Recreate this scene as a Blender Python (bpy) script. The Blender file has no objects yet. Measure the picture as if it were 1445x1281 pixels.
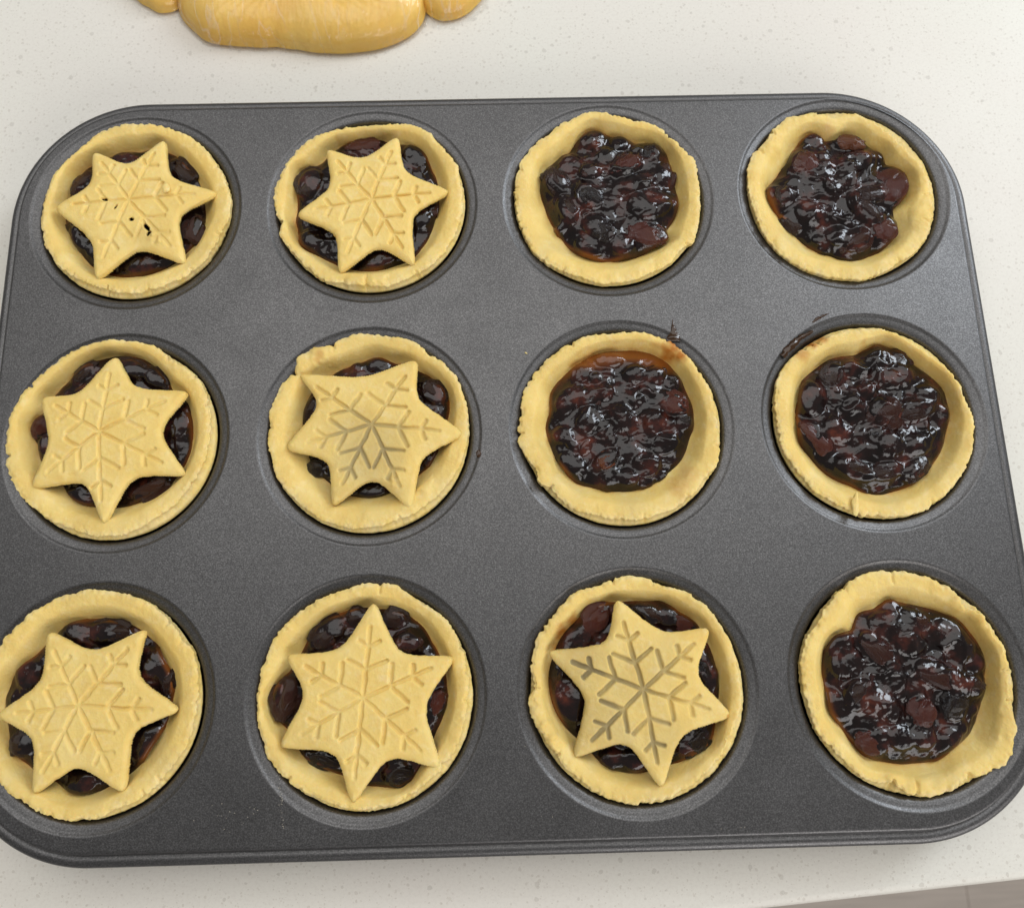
import bpy, math, random
import numpy as np
from mathutils import Matrix, Vector
from mathutils.geometry import delaunay_2d_cdt

random.seed(7)
scene = bpy.context.scene
COL = scene.collection
ZT = 0.021                      # height of the tray's top sheet above the worktop (z = 0), metres

# ------------------------------------------------------------------ camera
cam_data = bpy.data.cameras.new('camera')
cam = bpy.data.objects.new('camera', cam_data)
COL.objects.link(cam)
R = Matrix(((0.999612252560994, -0.027698938606279356, -0.0028483907774681477),
            (0.027654054436774562, 0.9755898049623081, 0.21785266977205817),
            (-0.0032554267221837113, -0.21784696751089075, 0.9759775104699725)))
cam.matrix_world = Matrix.Translation((0.00429113, -0.06285835, 0.2451188 + ZT)) @ R.transposed().to_4x4()
cam_data.sensor_width = 36.0
cam_data.sensor_fit = 'HORIZONTAL'
cam_data.lens = 36.0 * 1100 / 1445
cam_data.clip_start = 0.01
cam_data.clip_end = 50
cam_data.dof.use_dof = True
cam_data.dof.focus_distance = 0.255
cam_data.dof.aperture_fstop = 16
scene.camera = cam

# ------------------------------------------------------------------ room light
world = bpy.data.worlds.new('World')
scene.world = world
world.use_nodes = True
bg = world.node_tree.nodes['Background']
bg.inputs['Color'].default_value = (1.0, 0.975, 0.95, 1)
bg.inputs['Strength'].default_value = 0.25


def area_lamp(name, loc, target, sx, sy, power, color):
    l = bpy.data.lights.new(name, 'AREA')
    l.shape = 'RECTANGLE'; l.size = sx; l.size_y = sy
    l.energy = power; l.color = color
    o = bpy.data.objects.new(name, l)
    COL.objects.link(o)
    o.location = loc
    o.rotation_euler = (Vector(target) - Vector(loc)).to_track_quat('-Z', 'Y').to_euler()
    return o


area_lamp('ceiling_light', (0.04, 0.47, 1.05), (0.04, 0.40, 0), 1.7, 0.9, 9.7, (1.0, 0.99, 0.97))
area_lamp('front_fill_light', (0.75, -1.45, 0.72), (0, 0, 0), 1.5, 0.9, 18, (1.0, 0.975, 0.96))  # added low fill from the front, brightens the worktop's near strip and dough edge
area_lamp('kitchen_window_light', (1.15, 0.85, 0.85), (0, 0, 0), 0.45, 0.65, 13, (0.84, 0.92, 1.0))
scene.view_settings.view_transform = 'Standard'
scene.view_settings.look = 'None'
scene.view_settings.exposure = -0.1
scene.view_settings.gamma = 1.0
scene.render.engine = 'CYCLES'

# ------------------------------------------------------------------ traced shapes, millimetres from each cup's centre
TRACE = {
 'A': {
  'out': [[-1.8,33.6],[9.6,31.3],[19.6,26.3],[24.8,20.7],[29.3,14.0],[31.6,8.6],[33.3,2.5],[32.6,-5.0],[30.6,-10.1],[27.0,-18.1],[22.6,-23.7],[14.9,-27.8],[7.2,-30.4],[-0.1,-31.2],[-7.1,-30.0],[-11.6,-28.1],[-17.8,-25.4],[-24.3,-20.2],[-28.9,-14.2],[-31.4,-8.3],[-32.5,-2.3],[-32.0,3.6],[-30.8,7.4],[-29.3,13.4],[-26.1,18.7],[-21.7,23.2],[-16.6,28.5],[-11.4,32.3]],
  'fil': [[-11.8,24.1],[-7.0,25.7],[-2.1,25.4],[4.1,26.8],[9.2,24.6],[15.2,18.2],[19.8,11.8],[22.4,2.6],[22.1,-4.2],[20.4,-9.4],[16.6,-14.5],[12.1,-18.8],[6.2,-21.2],[-0.4,-22.5],[-8.6,-22.2],[-14.2,-19.5],[-17.1,-17.2],[-19.5,-13.4],[-23.1,-7.4],[-26.4,-2.0],[-27.1,1.8],[-26.2,7.0],[-25.0,12.4],[-23.1,18.1],[-19.2,20.8],[-15.2,23.0]],
  'tip': [[8.6,25.6],[27.8,4.9],[18.5,-20.5],[-10.5,-25.2],[-26.5,1.3],[-15.0,21.3]],
  'val': [[12.3,11.8],[16.0,-3.7],[2.9,-15.7],[-13.7,-12.3],[-16.0,9.6],[-2.7,16.9]],
  'cen': [[-1.6,2.8]],
  'fruit': [[-7.1,21.8,4.2,2.8,0,'k'],[14.0,16.9,6.2,3.5,-50,'b'],[-20.9,13.3,4.8,2.8,55,'m'],[-19.5,-8.6,5.4,3.4,-50,'k'],[18.9,-6.0,5.4,4.1,70,'m'],[1.6,-18.8,6.7,3.4,0,'k']],
 },
 'B': {
  'out': [[10.6,30.8],[16.0,29.6],[20.3,26.8],[23.3,22.6],[26.9,17.7],[30.1,12.9],[31.0,7.5],[31.5,0.2],[30.8,-6.3],[28.3,-13.3],[24.2,-20.3],[18.3,-25.8],[10.7,-29.3],[3.8,-31.5],[-0.9,-30.6],[-6.7,-30.4],[-12.5,-29.3],[-17.2,-27.9],[-20.2,-25.3],[-24.4,-20.4],[-29.3,-14.2],[-31.8,-10.9],[-31.6,-6.4],[-34.0,0.8],[-33.1,8.1],[-30.9,14.7],[-27.5,20.0],[-22.8,24.6],[-16.8,27.9],[-7.7,29.6],[1.4,30.4]],
  'fil': [[-8.4,29.0],[-2.3,29.5],[3.9,26.9],[10.1,26.0],[16.2,23.1],[19.9,16.8],[22.3,9.9],[22.8,3.2],[21.0,-4.7],[16.7,-15.0],[13.2,-19.4],[7.2,-21.2],[-4.0,-22.8],[-7.5,-22.4],[-13.5,-20.0],[-19.5,-16.6],[-25.0,-13.2],[-26.3,-8.6],[-28.0,-3.3],[-26.7,3.3],[-26.9,10.1],[-27.1,15.5],[-22.2,16.7],[-18.6,19.3],[-14.5,24.0]],
  'tip': [[8.8,24.3],[26.1,3.2],[14.2,-23.4],[-10.3,-25.4],[-24.7,-4.1],[-15.4,20.0]],
  'val': [[11.8,11.8],[14.8,-5.3],[2.9,-17.1],[-12.3,-12.2],[-14.5,6.0],[-3.1,16.9]],
  'cen': [[0.1,0.2]],
  'fruit': [[-3.7,25.1,6.1,3.4,5,'r'],[14.6,20.4,4.9,3.6,-40,'k'],[-22.7,10.0,6.0,4.2,70,'b'],[17.0,-5.0,3.6,3.0,40,'k'],[-21.5,-11.1,4.7,3.6,0,'k'],[2.2,-19.5,5.9,2.9,10,'k'],[20.6,-0.5,3.6,2.4,90,'m']],
 },
 'C': {
  'out': [[-1.4,33.5],[4.6,31.8],[10.6,30.2],[17.8,28.3],[22.3,23.7],[26.8,18.8],[31.2,13.2],[31.6,6.5],[31.4,-2.8],[31.0,-9.9],[28.9,-16.3],[27.8,-18.9],[23.9,-20.0],[19.4,-25.6],[11.6,-29.5],[3.9,-31.8],[-4.9,-32.1],[-10.6,-30.1],[-16.3,-27.7],[-21.4,-25.0],[-25.4,-21.8],[-28.7,-16.6],[-30.6,-11.3],[-32.2,-4.8],[-32.4,2.4],[-31.8,9.7],[-29.5,15.0],[-25.8,20.0],[-20.1,24.2],[-16.4,27.9],[-10.7,31.2],[-6.3,33.1]],
  'fil': [[-2.5,28.9],[1.0,26.7],[5.9,26.2],[10.8,24.4],[16.9,23.5],[21.6,20.6],[23.2,17.1],[23.6,10.3],[24.5,2.2],[24.6,-1.2],[22.6,-7.1],[19.4,-10.9],[20.3,-14.8],[14.1,-18.2],[6.8,-20.9],[0.8,-21.7],[-6.3,-20.9],[-11.5,-18.5],[-15.5,-14.4],[-19.4,-7.8],[-21.6,-2.5],[-22.9,3.6],[-22.4,8.9],[-20.4,13.6],[-17.2,16.9],[-12.8,20.2],[-8.9,24.3],[-5.7,27.6]],
  'fruit': [[12.9,-13.8,7.1,4.1,-15,'r'],[-17.7,6.9,6.6,3.9,-60,'b'],[6.7,12.9,5.4,3.3,25,'r'],[-5.8,10.6,3.6,3.0,0,'m'],[9.3,5.4,7.8,3.3,20,'b'],[-13.9,-3.2,5.4,3.6,-70,'b'],[5.5,22.5,3.4,3.0,0,'k'],[16.1,18.0,4.2,3.6,30,'k'],[-4.2,24.1,4.9,3.7,10,'k'],[14.2,-2.7,7.8,5.4,10,'k'],[-3.6,-11.3,5.9,4.2,-30,'k'],[4.3,-17.4,4.1,3.5,0,'k'],[-6.6,0.6,5.4,4.2,-40,'k'],[21.7,-1.6,2.7,2.4,0,'k'],[-12.6,14.1,3.9,3.6,0,'k'],[20.4,9.1,4.8,3.3,80,'m'],[-6.9,-17.1,5.3,3.5,-20,'k'],[0.5,-1.0,4.2,3.0,30,'k']],
 },
 'D': {
  'out': [[-8.0,30.2],[-1.0,29.2],[5.0,30.2],[10.5,28.2],[15.8,24.4],[21.0,19.5],[24.6,12.9],[28.4,8.6],[30.0,2.2],[29.2,-7.6],[28.0,-13.7],[25.7,-19.1],[20.6,-24.3],[14.6,-27.9],[7.8,-32.0],[0.3,-33.6],[-7.0,-32.2],[-11.7,-31.1],[-17.6,-28.6],[-22.2,-25.8],[-26.7,-20.9],[-29.4,-16.8],[-31.3,-10.6],[-32.8,-3.7],[-33.5,2.6],[-32.4,11.1],[-30.0,16.0],[-25.2,19.4],[-22.8,24.4],[-17.8,28.6],[-12.5,29.9]],
  'fil': [[-6.6,25.1],[-3.0,21.9],[0.7,20.7],[3.7,23.5],[8.2,23.8],[11.6,19.3],[16.5,16.9],[17.7,11.8],[24.2,7.4],[23.8,1.7],[20.2,-3.2],[16.7,-5.9],[18.2,-10.8],[16.5,-16.3],[12.2,-20.3],[5.5,-23.5],[1.7,-24.0],[-5.6,-21.8],[-12.2,-19.2],[-16.2,-15.3],[-18.8,-10.4],[-22.2,-6.1],[-25.0,0.3],[-24.9,4.5],[-21.3,8.7],[-17.0,12.9],[-14.5,17.9],[-10.7,22.9]],
  'fruit': [[-12.3,12.2,5.1,4.2,60,'r'],[5.0,19.9,4.8,3.1,-10,'a'],[17.3,1.4,7.0,5.1,60,'r'],[6.7,-7.4,7.5,3.8,-45,'b'],[12.7,-14.5,4.7,4.4,45,'r'],[-6.6,8.4,5.1,3.8,20,'k'],[5.2,11.6,6.4,3.8,20,'k'],[-2.9,2.7,3.8,3.2,0,'k'],[-12.2,-6.9,5.0,3.8,0,'k'],[-19.7,-0.4,4.1,3.2,30,'b'],[-23.0,1.8,2.9,2.9,0,'k'],[-18.1,-9.5,4.4,3.1,-50,'b'],[-3.2,-16.1,4.4,3.7,0,'k'],[13.9,14.2,2.9,2.6,0,'k'],[1.9,5.3,3.8,3.8,0,'k'],[2.9,-17.6,5.6,3.7,30,'m'],[-7.8,21.4,3.5,2.9,40,'k'],[10.0,-1.2,5.7,3.2,10,'b']],
 },
 'E': {
  'out': [[1.4,34.0],[11.2,31.7],[15.1,28.4],[20.2,24.4],[24.6,21.1],[28.6,14.8],[30.4,9.1],[31.0,3.0],[30.2,-4.3],[27.8,-12.0],[23.0,-19.0],[17.5,-24.1],[10.9,-28.6],[1.9,-31.2],[-5.0,-30.7],[-12.1,-28.2],[-19.4,-24.5],[-25.6,-20.0],[-30.3,-14.5],[-33.9,-7.9],[-36.0,-2.4],[-36.0,4.9],[-35.7,10.4],[-33.0,15.9],[-29.3,19.9],[-24.4,25.1],[-18.9,29.7],[-13.7,32.7],[-7.1,34.0]],
  'fil': [[-0.0,30.1],[5.6,28.6],[10.2,24.6],[14.9,18.1],[20.0,13.6],[22.3,6.6],[23.0,-0.8],[21.6,-6.9],[19.2,-11.1],[14.2,-15.8],[7.4,-19.2],[0.6,-21.3],[-7.7,-20.5],[-12.0,-19.2],[-15.1,-16.7],[-18.4,-13.0],[-21.5,-11.8],[-25.6,-6.8],[-27.7,-0.6],[-29.4,4.3],[-30.9,7.2],[-27.3,9.9],[-25.4,14.8],[-22.8,18.6],[-18.9,22.9],[-13.9,27.6],[-7.4,30.0]],
  'tip': [[-2.0,27.4],[22.1,14.8],[22.9,-11.8],[-1.2,-26.9],[-24.5,-14.3],[-23.9,14.3]],
  'val': [[5.9,17.6],[15.2,2.2],[7.2,-13.1],[-8.0,-14.4],[-21.3,-1.0],[-13.2,16.1]],
  'cen': [[-4.4,2.6]],
  'fruit': [[-27.3,6.2,3.6,2.5,70,'r'],[1.4,24.9,5.5,3.6,-20,'b'],[9.4,22.1,4.8,3.0,-40,'b'],[18.4,5.6,4.8,3.9,80,'k'],[20.4,11.7,3.0,2.4,0,'k'],[10.4,-15.4,7.0,3.5,20,'m'],[-11.1,-17.2,5.3,2.9,-20,'k'],[-14.3,24.0,4.9,2.4,45,'b'],[-25.0,0.0,3.0,1.8,90,'k']],
 },
 'F': {
  'out': [[-1.8,34.3],[5.5,33.2],[14.0,31.4],[18.9,27.4],[24.9,22.5],[28.4,18.6],[30.2,13.6],[31.9,6.7],[32.1,0.5],[31.1,-6.1],[29.2,-12.1],[25.1,-17.9],[19.8,-23.3],[14.1,-27.0],[7.1,-29.7],[-0.3,-30.7],[-7.8,-30.4],[-13.6,-28.5],[-18.3,-25.5],[-24.2,-20.0],[-28.8,-14.6],[-31.1,-8.6],[-32.7,-2.5],[-32.7,2.4],[-32.1,9.7],[-30.2,13.4],[-27.9,18.3],[-23.9,23.3],[-23.7,27.1],[-20.5,29.2],[-14.4,29.7],[-10.2,32.1],[-6.6,33.6]],
  'fil': [[1.3,27.6],[6.2,25.5],[11.2,24.1],[16.6,22.0],[22.1,17.4],[25.1,13.5],[26.0,9.1],[24.4,2.9],[21.9,-4.4],[17.2,-12.2],[13.6,-15.1],[7.1,-18.5],[1.2,-19.9],[-6.4,-19.4],[-13.6,-15.0],[-17.2,-11.2],[-20.3,-6.3],[-22.3,-0.7],[-22.5,6.1],[-21.5,11.7],[-20.1,16.1],[-15.6,19.8],[-10.8,23.1],[-4.8,25.2],[-0.5,27.0]],
  'tip': [[15.3,23.2],[29.7,-1.2],[13.3,-24.7],[-10.6,-23.0],[-25.7,-4.5],[-22.6,19.4]],
  'val': [[16.1,11.3],[17.6,-9.3],[1.7,-15.6],[-13.2,-9.3],[-16.6,10.4],[-1.7,19.5]],
  'cen': [[1.2,2.3]],
  'fruit': [[2.3,24.3,3.6,2.7,0,'k'],[20.5,14.3,4.8,3.6,-50,'b'],[-19.1,9.8,4.8,2.7,65,'b'],[19.8,-7.9,3.5,3.0,60,'k'],[0.4,-18.1,4.7,2.3,0,'k'],[-16.8,-9.2,3.5,3.5,0,'k']],
 },
 'G': {
  'out': [[5.9,32.3],[11.7,31.0],[17.5,28.6],[20.8,25.8],[24.6,21.3],[27.1,16.4],[30.1,10.2],[31.2,3.6],[30.9,-3.0],[31.1,-8.2],[29.1,-14.6],[25.4,-17.9],[21.6,-23.0],[12.2,-28.4],[3.1,-30.7],[-5.8,-30.1],[-12.4,-28.3],[-17.9,-26.4],[-21.7,-22.4],[-24.9,-19.4],[-28.0,-18.2],[-27.8,-14.1],[-31.4,-10.0],[-33.8,-4.7],[-33.9,0.7],[-32.7,4.2],[-32.5,9.6],[-30.6,15.6],[-26.4,20.3],[-19.7,26.3],[-13.1,29.8],[-7.1,31.5],[-0.0,31.8]],
  'fil': [[1.4,27.3],[7.3,27.4],[13.2,25.4],[17.7,22.1],[20.9,17.1],[22.8,12.1],[24.4,6.0],[24.3,0.5],[22.1,-4.8],[19.4,-10.7],[15.7,-14.1],[10.2,-18.0],[4.3,-20.2],[-1.4,-20.6],[-9.3,-19.2],[-15.5,-17.3],[-18.8,-13.1],[-22.0,-7.7],[-23.6,-2.9],[-24.6,1.9],[-22.6,6.7],[-22.4,13.4],[-19.9,17.0],[-15.6,20.6],[-10.7,24.2],[-4.6,26.8]],
  'fruit': [[17.4,8.0,5.2,3.5,-30,'r'],[-5.6,-10.4,4.0,2.4,40,'a'],[-9.1,11.2,7.6,2.9,15,'m'],[0.3,3.1,4.6,3.5,-50,'k'],[11.2,1.6,3.5,3.5,0,'k'],[20.7,1.3,2.6,2.6,0,'k'],[7.4,-12.5,4.6,4.0,20,'k'],[-4.3,-16.2,4.0,2.8,20,'k'],[1.4,-16.4,3.4,2.8,0,'b'],[-17.4,9.6,4.7,3.5,60,'k'],[-10.7,2.8,5.2,3.5,60,'k'],[5.9,18.1,4.1,2.9,0,'b'],[12.3,17.9,3.5,2.9,20,'m'],[-2.6,23.6,4.7,2.4,0,'b'],[18.0,15.3,2.9,2.9,0,'k'],[-5.2,-1.6,4.6,2.4,-60,'m'],[-16.6,-11.2,4.6,3.4,-40,'k'],[14.1,-5.7,4.6,3.4,30,'k'],[-12.3,19.2,3.5,2.9,20,'k'],[-19.0,-1.8,3.5,2.9,0,'b']],
 },
 'H': {
  'out': [[6.9,30.9],[9.9,29.6],[15.6,25.8],[20.6,21.1],[25.6,17.0],[29.2,11.7],[30.5,4.6],[32.5,-0.6],[31.7,-5.6],[29.3,-13.1],[26.4,-17.9],[22.1,-22.7],[14.5,-29.1],[9.5,-30.8],[4.6,-31.9],[-3.8,-31.9],[-11.3,-30.2],[-15.8,-27.7],[-21.9,-23.3],[-26.1,-18.3],[-29.2,-12.6],[-31.6,-7.0],[-32.1,-0.0],[-31.9,7.6],[-30.8,12.8],[-27.8,18.5],[-22.9,23.0],[-16.9,26.1],[-9.7,29.2],[-1.9,30.7]],
  'fil': [[7.4,27.4],[11.6,25.2],[17.5,22.4],[21.4,18.3],[25.1,13.6],[26.8,8.3],[27.2,2.4],[24.9,-4.5],[22.1,-10.8],[17.7,-15.7],[12.8,-19.9],[6.3,-22.9],[0.0,-24.2],[-4.1,-23.2],[-8.7,-20.6],[-14.4,-17.9],[-18.3,-14.1],[-20.9,-10.2],[-23.5,-5.7],[-23.5,0.7],[-22.3,8.4],[-20.0,14.9],[-13.8,20.0],[-9.1,22.5],[-1.4,23.3],[2.7,25.5]],
  'fruit': [[-18.4,8.3,6.2,4.6,80,'b'],[-10.6,15.9,4.7,3.4,70,'b'],[5.6,20.7,5.0,3.8,0,'k'],[4.6,3.2,5.6,5.2,20,'m'],[-18.7,-5.1,6.4,3.7,-50,'r'],[9.2,14.7,6.2,3.7,10,'k'],[13.8,2.9,7.4,3.7,10,'b'],[-5.9,3.5,4.9,4.0,70,'k'],[4.9,-8.3,4.3,3.7,0,'k'],[0.4,-5.0,2.8,2.8,0,'k'],[-7.1,-16.0,6.7,3.6,-20,'b'],[2.5,-16.9,5.5,3.0,10,'b'],[-10.6,-14.7,3.3,3.0,0,'k'],[13.4,-8.5,4.9,3.7,10,'k'],[-0.1,10.4,3.7,3.1,-50,'m'],[19.5,7.9,4.3,3.7,0,'k'],[23.3,2.0,3.4,2.8,80,'k'],[12.3,-16.6,5.5,3.0,35,'b'],[-2.9,17.7,5.0,3.1,0,'k'],[12.7,21.8,3.8,2.5,-30,'m'],[-11.6,-2.7,4.9,3.7,-30,'k']],
 },
 'I': {
  'out': [[-1.6,34.3],[6.1,33.0],[13.8,30.4],[20.9,25.1],[25.0,19.8],[29.0,15.4],[30.9,8.9],[32.0,1.8],[31.0,-5.8],[28.6,-13.3],[24.6,-18.7],[18.6,-25.2],[11.1,-28.7],[4.2,-31.4],[-3.5,-31.8],[-11.6,-29.7],[-18.3,-26.2],[-25.3,-21.3],[-30.3,-15.1],[-34.0,-8.2],[-36.1,0.2],[-35.9,7.2],[-33.7,13.5],[-29.9,19.2],[-26.1,24.5],[-21.3,28.4],[-14.9,31.9],[-8.3,33.8]],
  'fil': [[-4.9,25.4],[2.7,24.9],[9.0,22.5],[14.6,18.6],[18.7,12.7],[21.9,5.4],[21.9,-0.3],[20.1,-6.6],[16.9,-12.8],[12.9,-18.2],[6.7,-22.9],[0.4,-25.1],[-5.4,-25.2],[-10.7,-22.4],[-19.2,-18.1],[-24.0,-13.8],[-26.8,-8.8],[-29.0,-1.8],[-29.6,3.2],[-27.3,8.9],[-21.8,13.8],[-17.2,19.5],[-11.6,23.8]],
  'tip': [[14.3,21.2],[25.6,-2.1],[11.2,-24.0],[-14.5,-23.6],[-27.1,-2.0],[-14.4,21.2]],
  'val': [[13.5,8.8],[13.8,-7.8],[-2.1,-17.4],[-16.6,-9.0],[-15.8,7.9],[-0.5,16.3]],
  'cen': [[-3.3,0.2]],
  'fruit': [[-8.7,21.1,4.5,4.1,0,'k'],[1.8,21.3,6.8,3.8,-5,'b'],[16.8,10.6,6.0,4.1,70,'k'],[15.5,-11.1,5.8,4.0,60,'k'],[-21.7,9.6,4.5,4.5,0,'k'],[-21.6,-10.8,4.4,4.0,0,'b'],[-3.1,-22.2,5.0,3.6,0,'k'],[20.9,5.5,3.7,2.6,80,'b']],
 },
 'J': {
  'out': [[1.6,33.9],[8.2,33.5],[12.3,30.5],[18.9,26.4],[24.2,22.7],[27.5,17.4],[29.7,12.2],[30.9,5.2],[30.8,-1.0],[29.1,-8.4],[27.7,-13.8],[23.2,-20.3],[17.4,-24.9],[9.8,-29.5],[2.3,-31.5],[-5.3,-30.7],[-12.9,-28.0],[-16.8,-26.4],[-21.9,-23.3],[-27.2,-18.4],[-30.3,-12.2],[-32.1,-6.7],[-32.8,0.1],[-31.8,7.0],[-30.4,13.2],[-28.6,17.7],[-25.5,22.1],[-19.0,26.8],[-14.4,29.6],[-7.8,32.0],[-3.1,33.6]],
  'fil': [[-1.7,26.6],[5.1,25.9],[11.8,24.0],[16.5,20.9],[19.8,15.6],[22.8,9.1],[24.1,2.7],[23.3,-4.9],[20.7,-11.0],[16.4,-18.9],[11.9,-25.4],[6.8,-26.2],[0.3,-25.7],[-7.5,-22.5],[-14.0,-19.3],[-19.9,-16.1],[-23.4,-9.8],[-27.4,-6.0],[-29.9,-0.9],[-28.4,3.5],[-24.0,7.8],[-20.8,13.5],[-17.6,18.6],[-13.1,23.1],[-7.1,25.6]],
  'tip': [[2.1,27.2],[26.1,10.7],[21.8,-19.9],[-3.4,-29.0],[-24.4,-12.8],[-23.5,12.5]],
  'val': [[10.7,13.1],[18.3,-2.9],[7.3,-17.4],[-8.8,-15.8],[-18.5,1.8],[-8.2,14.6]],
  'cen': [[-0.4,0.1]],
  'fruit': [[-24.5,1.0,6.2,4.7,75,'m'],[-3.9,23.6,3.3,3.0,0,'b'],[-12.5,19.1,6.6,4.0,40,'b'],[8.1,23.1,4.0,3.3,0,'b'],[12.1,15.6,4.0,3.3,0,'m'],[21.2,-2.1,3.6,2.7,70,'r'],[9.6,-22.6,4.5,3.5,0,'k'],[15.4,-19.8,3.8,2.6,40,'k'],[-13.5,-17.8,5.8,2.6,-20,'k']],
 },
 'K': {
  'out': [[-2.3,33.6],[3.6,33.3],[10.6,30.4],[17.6,28.3],[21.8,24.9],[26.5,18.5],[29.2,12.8],[30.6,7.2],[31.1,-0.2],[29.2,-8.6],[26.0,-16.2],[21.8,-21.4],[15.2,-26.5],[8.8,-29.8],[-0.0,-32.1],[-7.3,-31.1],[-13.4,-28.9],[-18.7,-25.0],[-22.9,-21.4],[-26.4,-16.6],[-29.4,-12.4],[-32.1,-7.5],[-33.1,-1.5],[-31.4,2.7],[-32.2,7.7],[-31.1,13.2],[-28.3,18.1],[-23.6,23.7],[-16.8,30.2],[-11.6,30.7],[-6.9,33.1]],
  'fil': [[-0.9,26.2],[4.3,25.9],[9.6,26.4],[14.6,22.7],[20.2,19.0],[23.0,13.5],[25.0,5.9],[25.4,-0.9],[24.1,-8.8],[21.9,-15.4],[16.6,-18.9],[10.0,-22.2],[2.4,-23.8],[-6.4,-23.6],[-11.9,-20.5],[-18.0,-14.3],[-22.2,-10.0],[-25.1,-3.8],[-26.5,2.4],[-26.0,7.9],[-21.8,16.0],[-17.0,21.0],[-12.9,24.4],[-7.5,25.9]],
  'tip': [[-5.1,26.1],[22.4,16.8],[26.4,-7.8],[4.8,-26.9],[-19.6,-18.0],[-26.1,11.4]],
  'val': [[8.8,17.1],[18.2,4.2],[12.2,-13.5],[-4.6,-15.2],[-16.3,-1.7],[-8.8,14.5]],
  'cen': [[1.2,0.3]],
  'fruit': [[-11.3,21.1,5.8,3.6,50,'r'],[-17.4,15.3,5.2,3.6,30,'k'],[4.4,22.3,5.2,3.2,-20,'b'],[10.9,21.5,3.9,3.2,0,'k'],[15.9,19.2,4.5,2.3,-30,'r'],[21.8,4.9,5.8,2.9,-70,'k'],[-20.1,-2.6,7.0,5.1,-70,'k'],[-8.4,-20.2,3.7,3.1,0,'k'],[16.4,-15.6,5.6,3.8,30,'k'],[-1.5,-20.4,3.7,3.1,0,'k']],
 },
 'L': {
  'out': [[-0.5,33.3],[5.5,32.8],[11.2,30.3],[17.3,26.5],[19.5,21.2],[23.2,21.4],[26.2,15.8],[29.2,10.0],[30.5,3.6],[29.0,-1.4],[28.9,-8.2],[29.4,-14.3],[24.9,-23.9],[18.1,-27.0],[12.2,-27.7],[7.3,-31.1],[-0.5,-32.4],[-4.2,-31.7],[-8.8,-28.3],[-16.3,-27.6],[-21.5,-23.2],[-24.8,-18.9],[-29.4,-14.0],[-31.2,-7.2],[-32.3,0.3],[-32.0,9.1],[-30.2,13.6],[-25.7,18.6],[-18.7,26.9],[-15.0,30.0],[-9.3,32.5]],
  'fil': [[-1.4,24.5],[2.5,23.1],[9.1,21.9],[15.4,19.4],[19.9,18.0],[22.7,14.0],[25.8,8.1],[25.7,1.7],[24.5,-4.0],[21.5,-10.2],[18.7,-15.7],[12.9,-19.2],[6.5,-23.0],[-0.7,-23.8],[-9.0,-22.9],[-14.6,-20.9],[-17.9,-16.6],[-20.6,-12.2],[-23.7,-7.7],[-23.5,-2.7],[-24.1,3.7],[-22.6,10.1],[-19.5,13.9],[-13.4,15.0],[-11.4,20.2],[-5.8,21.3]],
  'fruit': [[-7.0,9.0,7.2,3.4,-50,'m'],[-1.4,16.3,8.0,4.6,-10,'k'],[15.9,12.3,7.9,4.6,-50,'k'],[2.5,11.0,4.6,3.3,0,'k'],[10.4,1.6,7.9,3.9,-25,'m'],[-17.3,6.1,5.3,4.6,30,'k'],[-22.1,-6.6,5.5,3.9,-50,'k'],[-15.2,-3.4,5.2,3.9,50,'b'],[-8.3,-5.5,7.2,3.9,-50,'b'],[3.6,-8.9,4.5,3.6,70,'r'],[13.0,-7.3,4.5,4.5,0,'k'],[-13.1,-17.6,4.8,3.2,-30,'r'],[-1.3,21.8,3.3,3.0,80,'k'],[2.7,-15.6,3.9,3.9,0,'k'],[10.2,-17.1,5.1,3.2,30,'k'],[19.7,-1.8,3.9,3.6,0,'b'],[-3.8,-16.1,3.9,3.5,0,'k'],[4.9,18.4,4.7,3.3,-20,'m'],[-18.6,11.6,4.6,3.6,20,'k'],[-4.2,0.7,4.6,3.3,40,'k'],[22.4,5.0,3.0,3.0,0,'k']],
 },
}

# ------------------------------------------------------------------ helpers
def tag(o, label=None, cat=None, group=None, kind=None):
    for k, v in (('label', label), ('category', cat), ('group', group), ('kind', kind)):
        if v:
            o[k] = v
    return o


def mesh_np(name, verts, faces, mat=None, smooth=True, attrs=None):
    """verts (n,3) metres; faces (m,3|4) int array or list of such arrays"""
    if not isinstance(faces, list):
        faces = [faces]
    me = bpy.data.meshes.new(name)
    verts = np.asarray(verts, np.float32)
    me.vertices.add(len(verts))
    me.vertices.foreach_set('co', verts.ravel())
    loops = np.concatenate([f.ravel() for f in faces]).astype(np.int32)
    tot = np.concatenate([np.full(len(f), f.shape[1], np.int32) for f in faces])
    start = np.concatenate([[0], np.cumsum(tot)[:-1]]).astype(np.int32)
    me.loops.add(len(loops))
    me.loops.foreach_set('vertex_index', loops)
    me.polygons.add(len(tot))
    me.polygons.foreach_set('loop_start', start)
    me.polygons.foreach_set('loop_total', tot)
    me.update(calc_edges=True)
    me.polygons.foreach_set('use_smooth', np.full(len(tot), smooth))
    for an, val in (attrs or {}).items():
        a = me.attributes.new(an, 'FLOAT', 'POINT')
        a.data.foreach_set('value', np.asarray(val, np.float32))
    if mat:
        me.materials.append(mat)
    me.validate()
    return me


def link(name, me, parent=None, loc=(0, 0, 0)):
    o = bpy.data.objects.new(name, me)
    COL.objects.link(o)
    o.location = loc
    if parent:
        o.parent = parent
    return o


def empty(name, loc):
    o = bpy.data.objects.new(name, None)
    COL.objects.link(o)
    o.empty_display_size = 0.02
    o.location = loc
    return o


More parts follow.
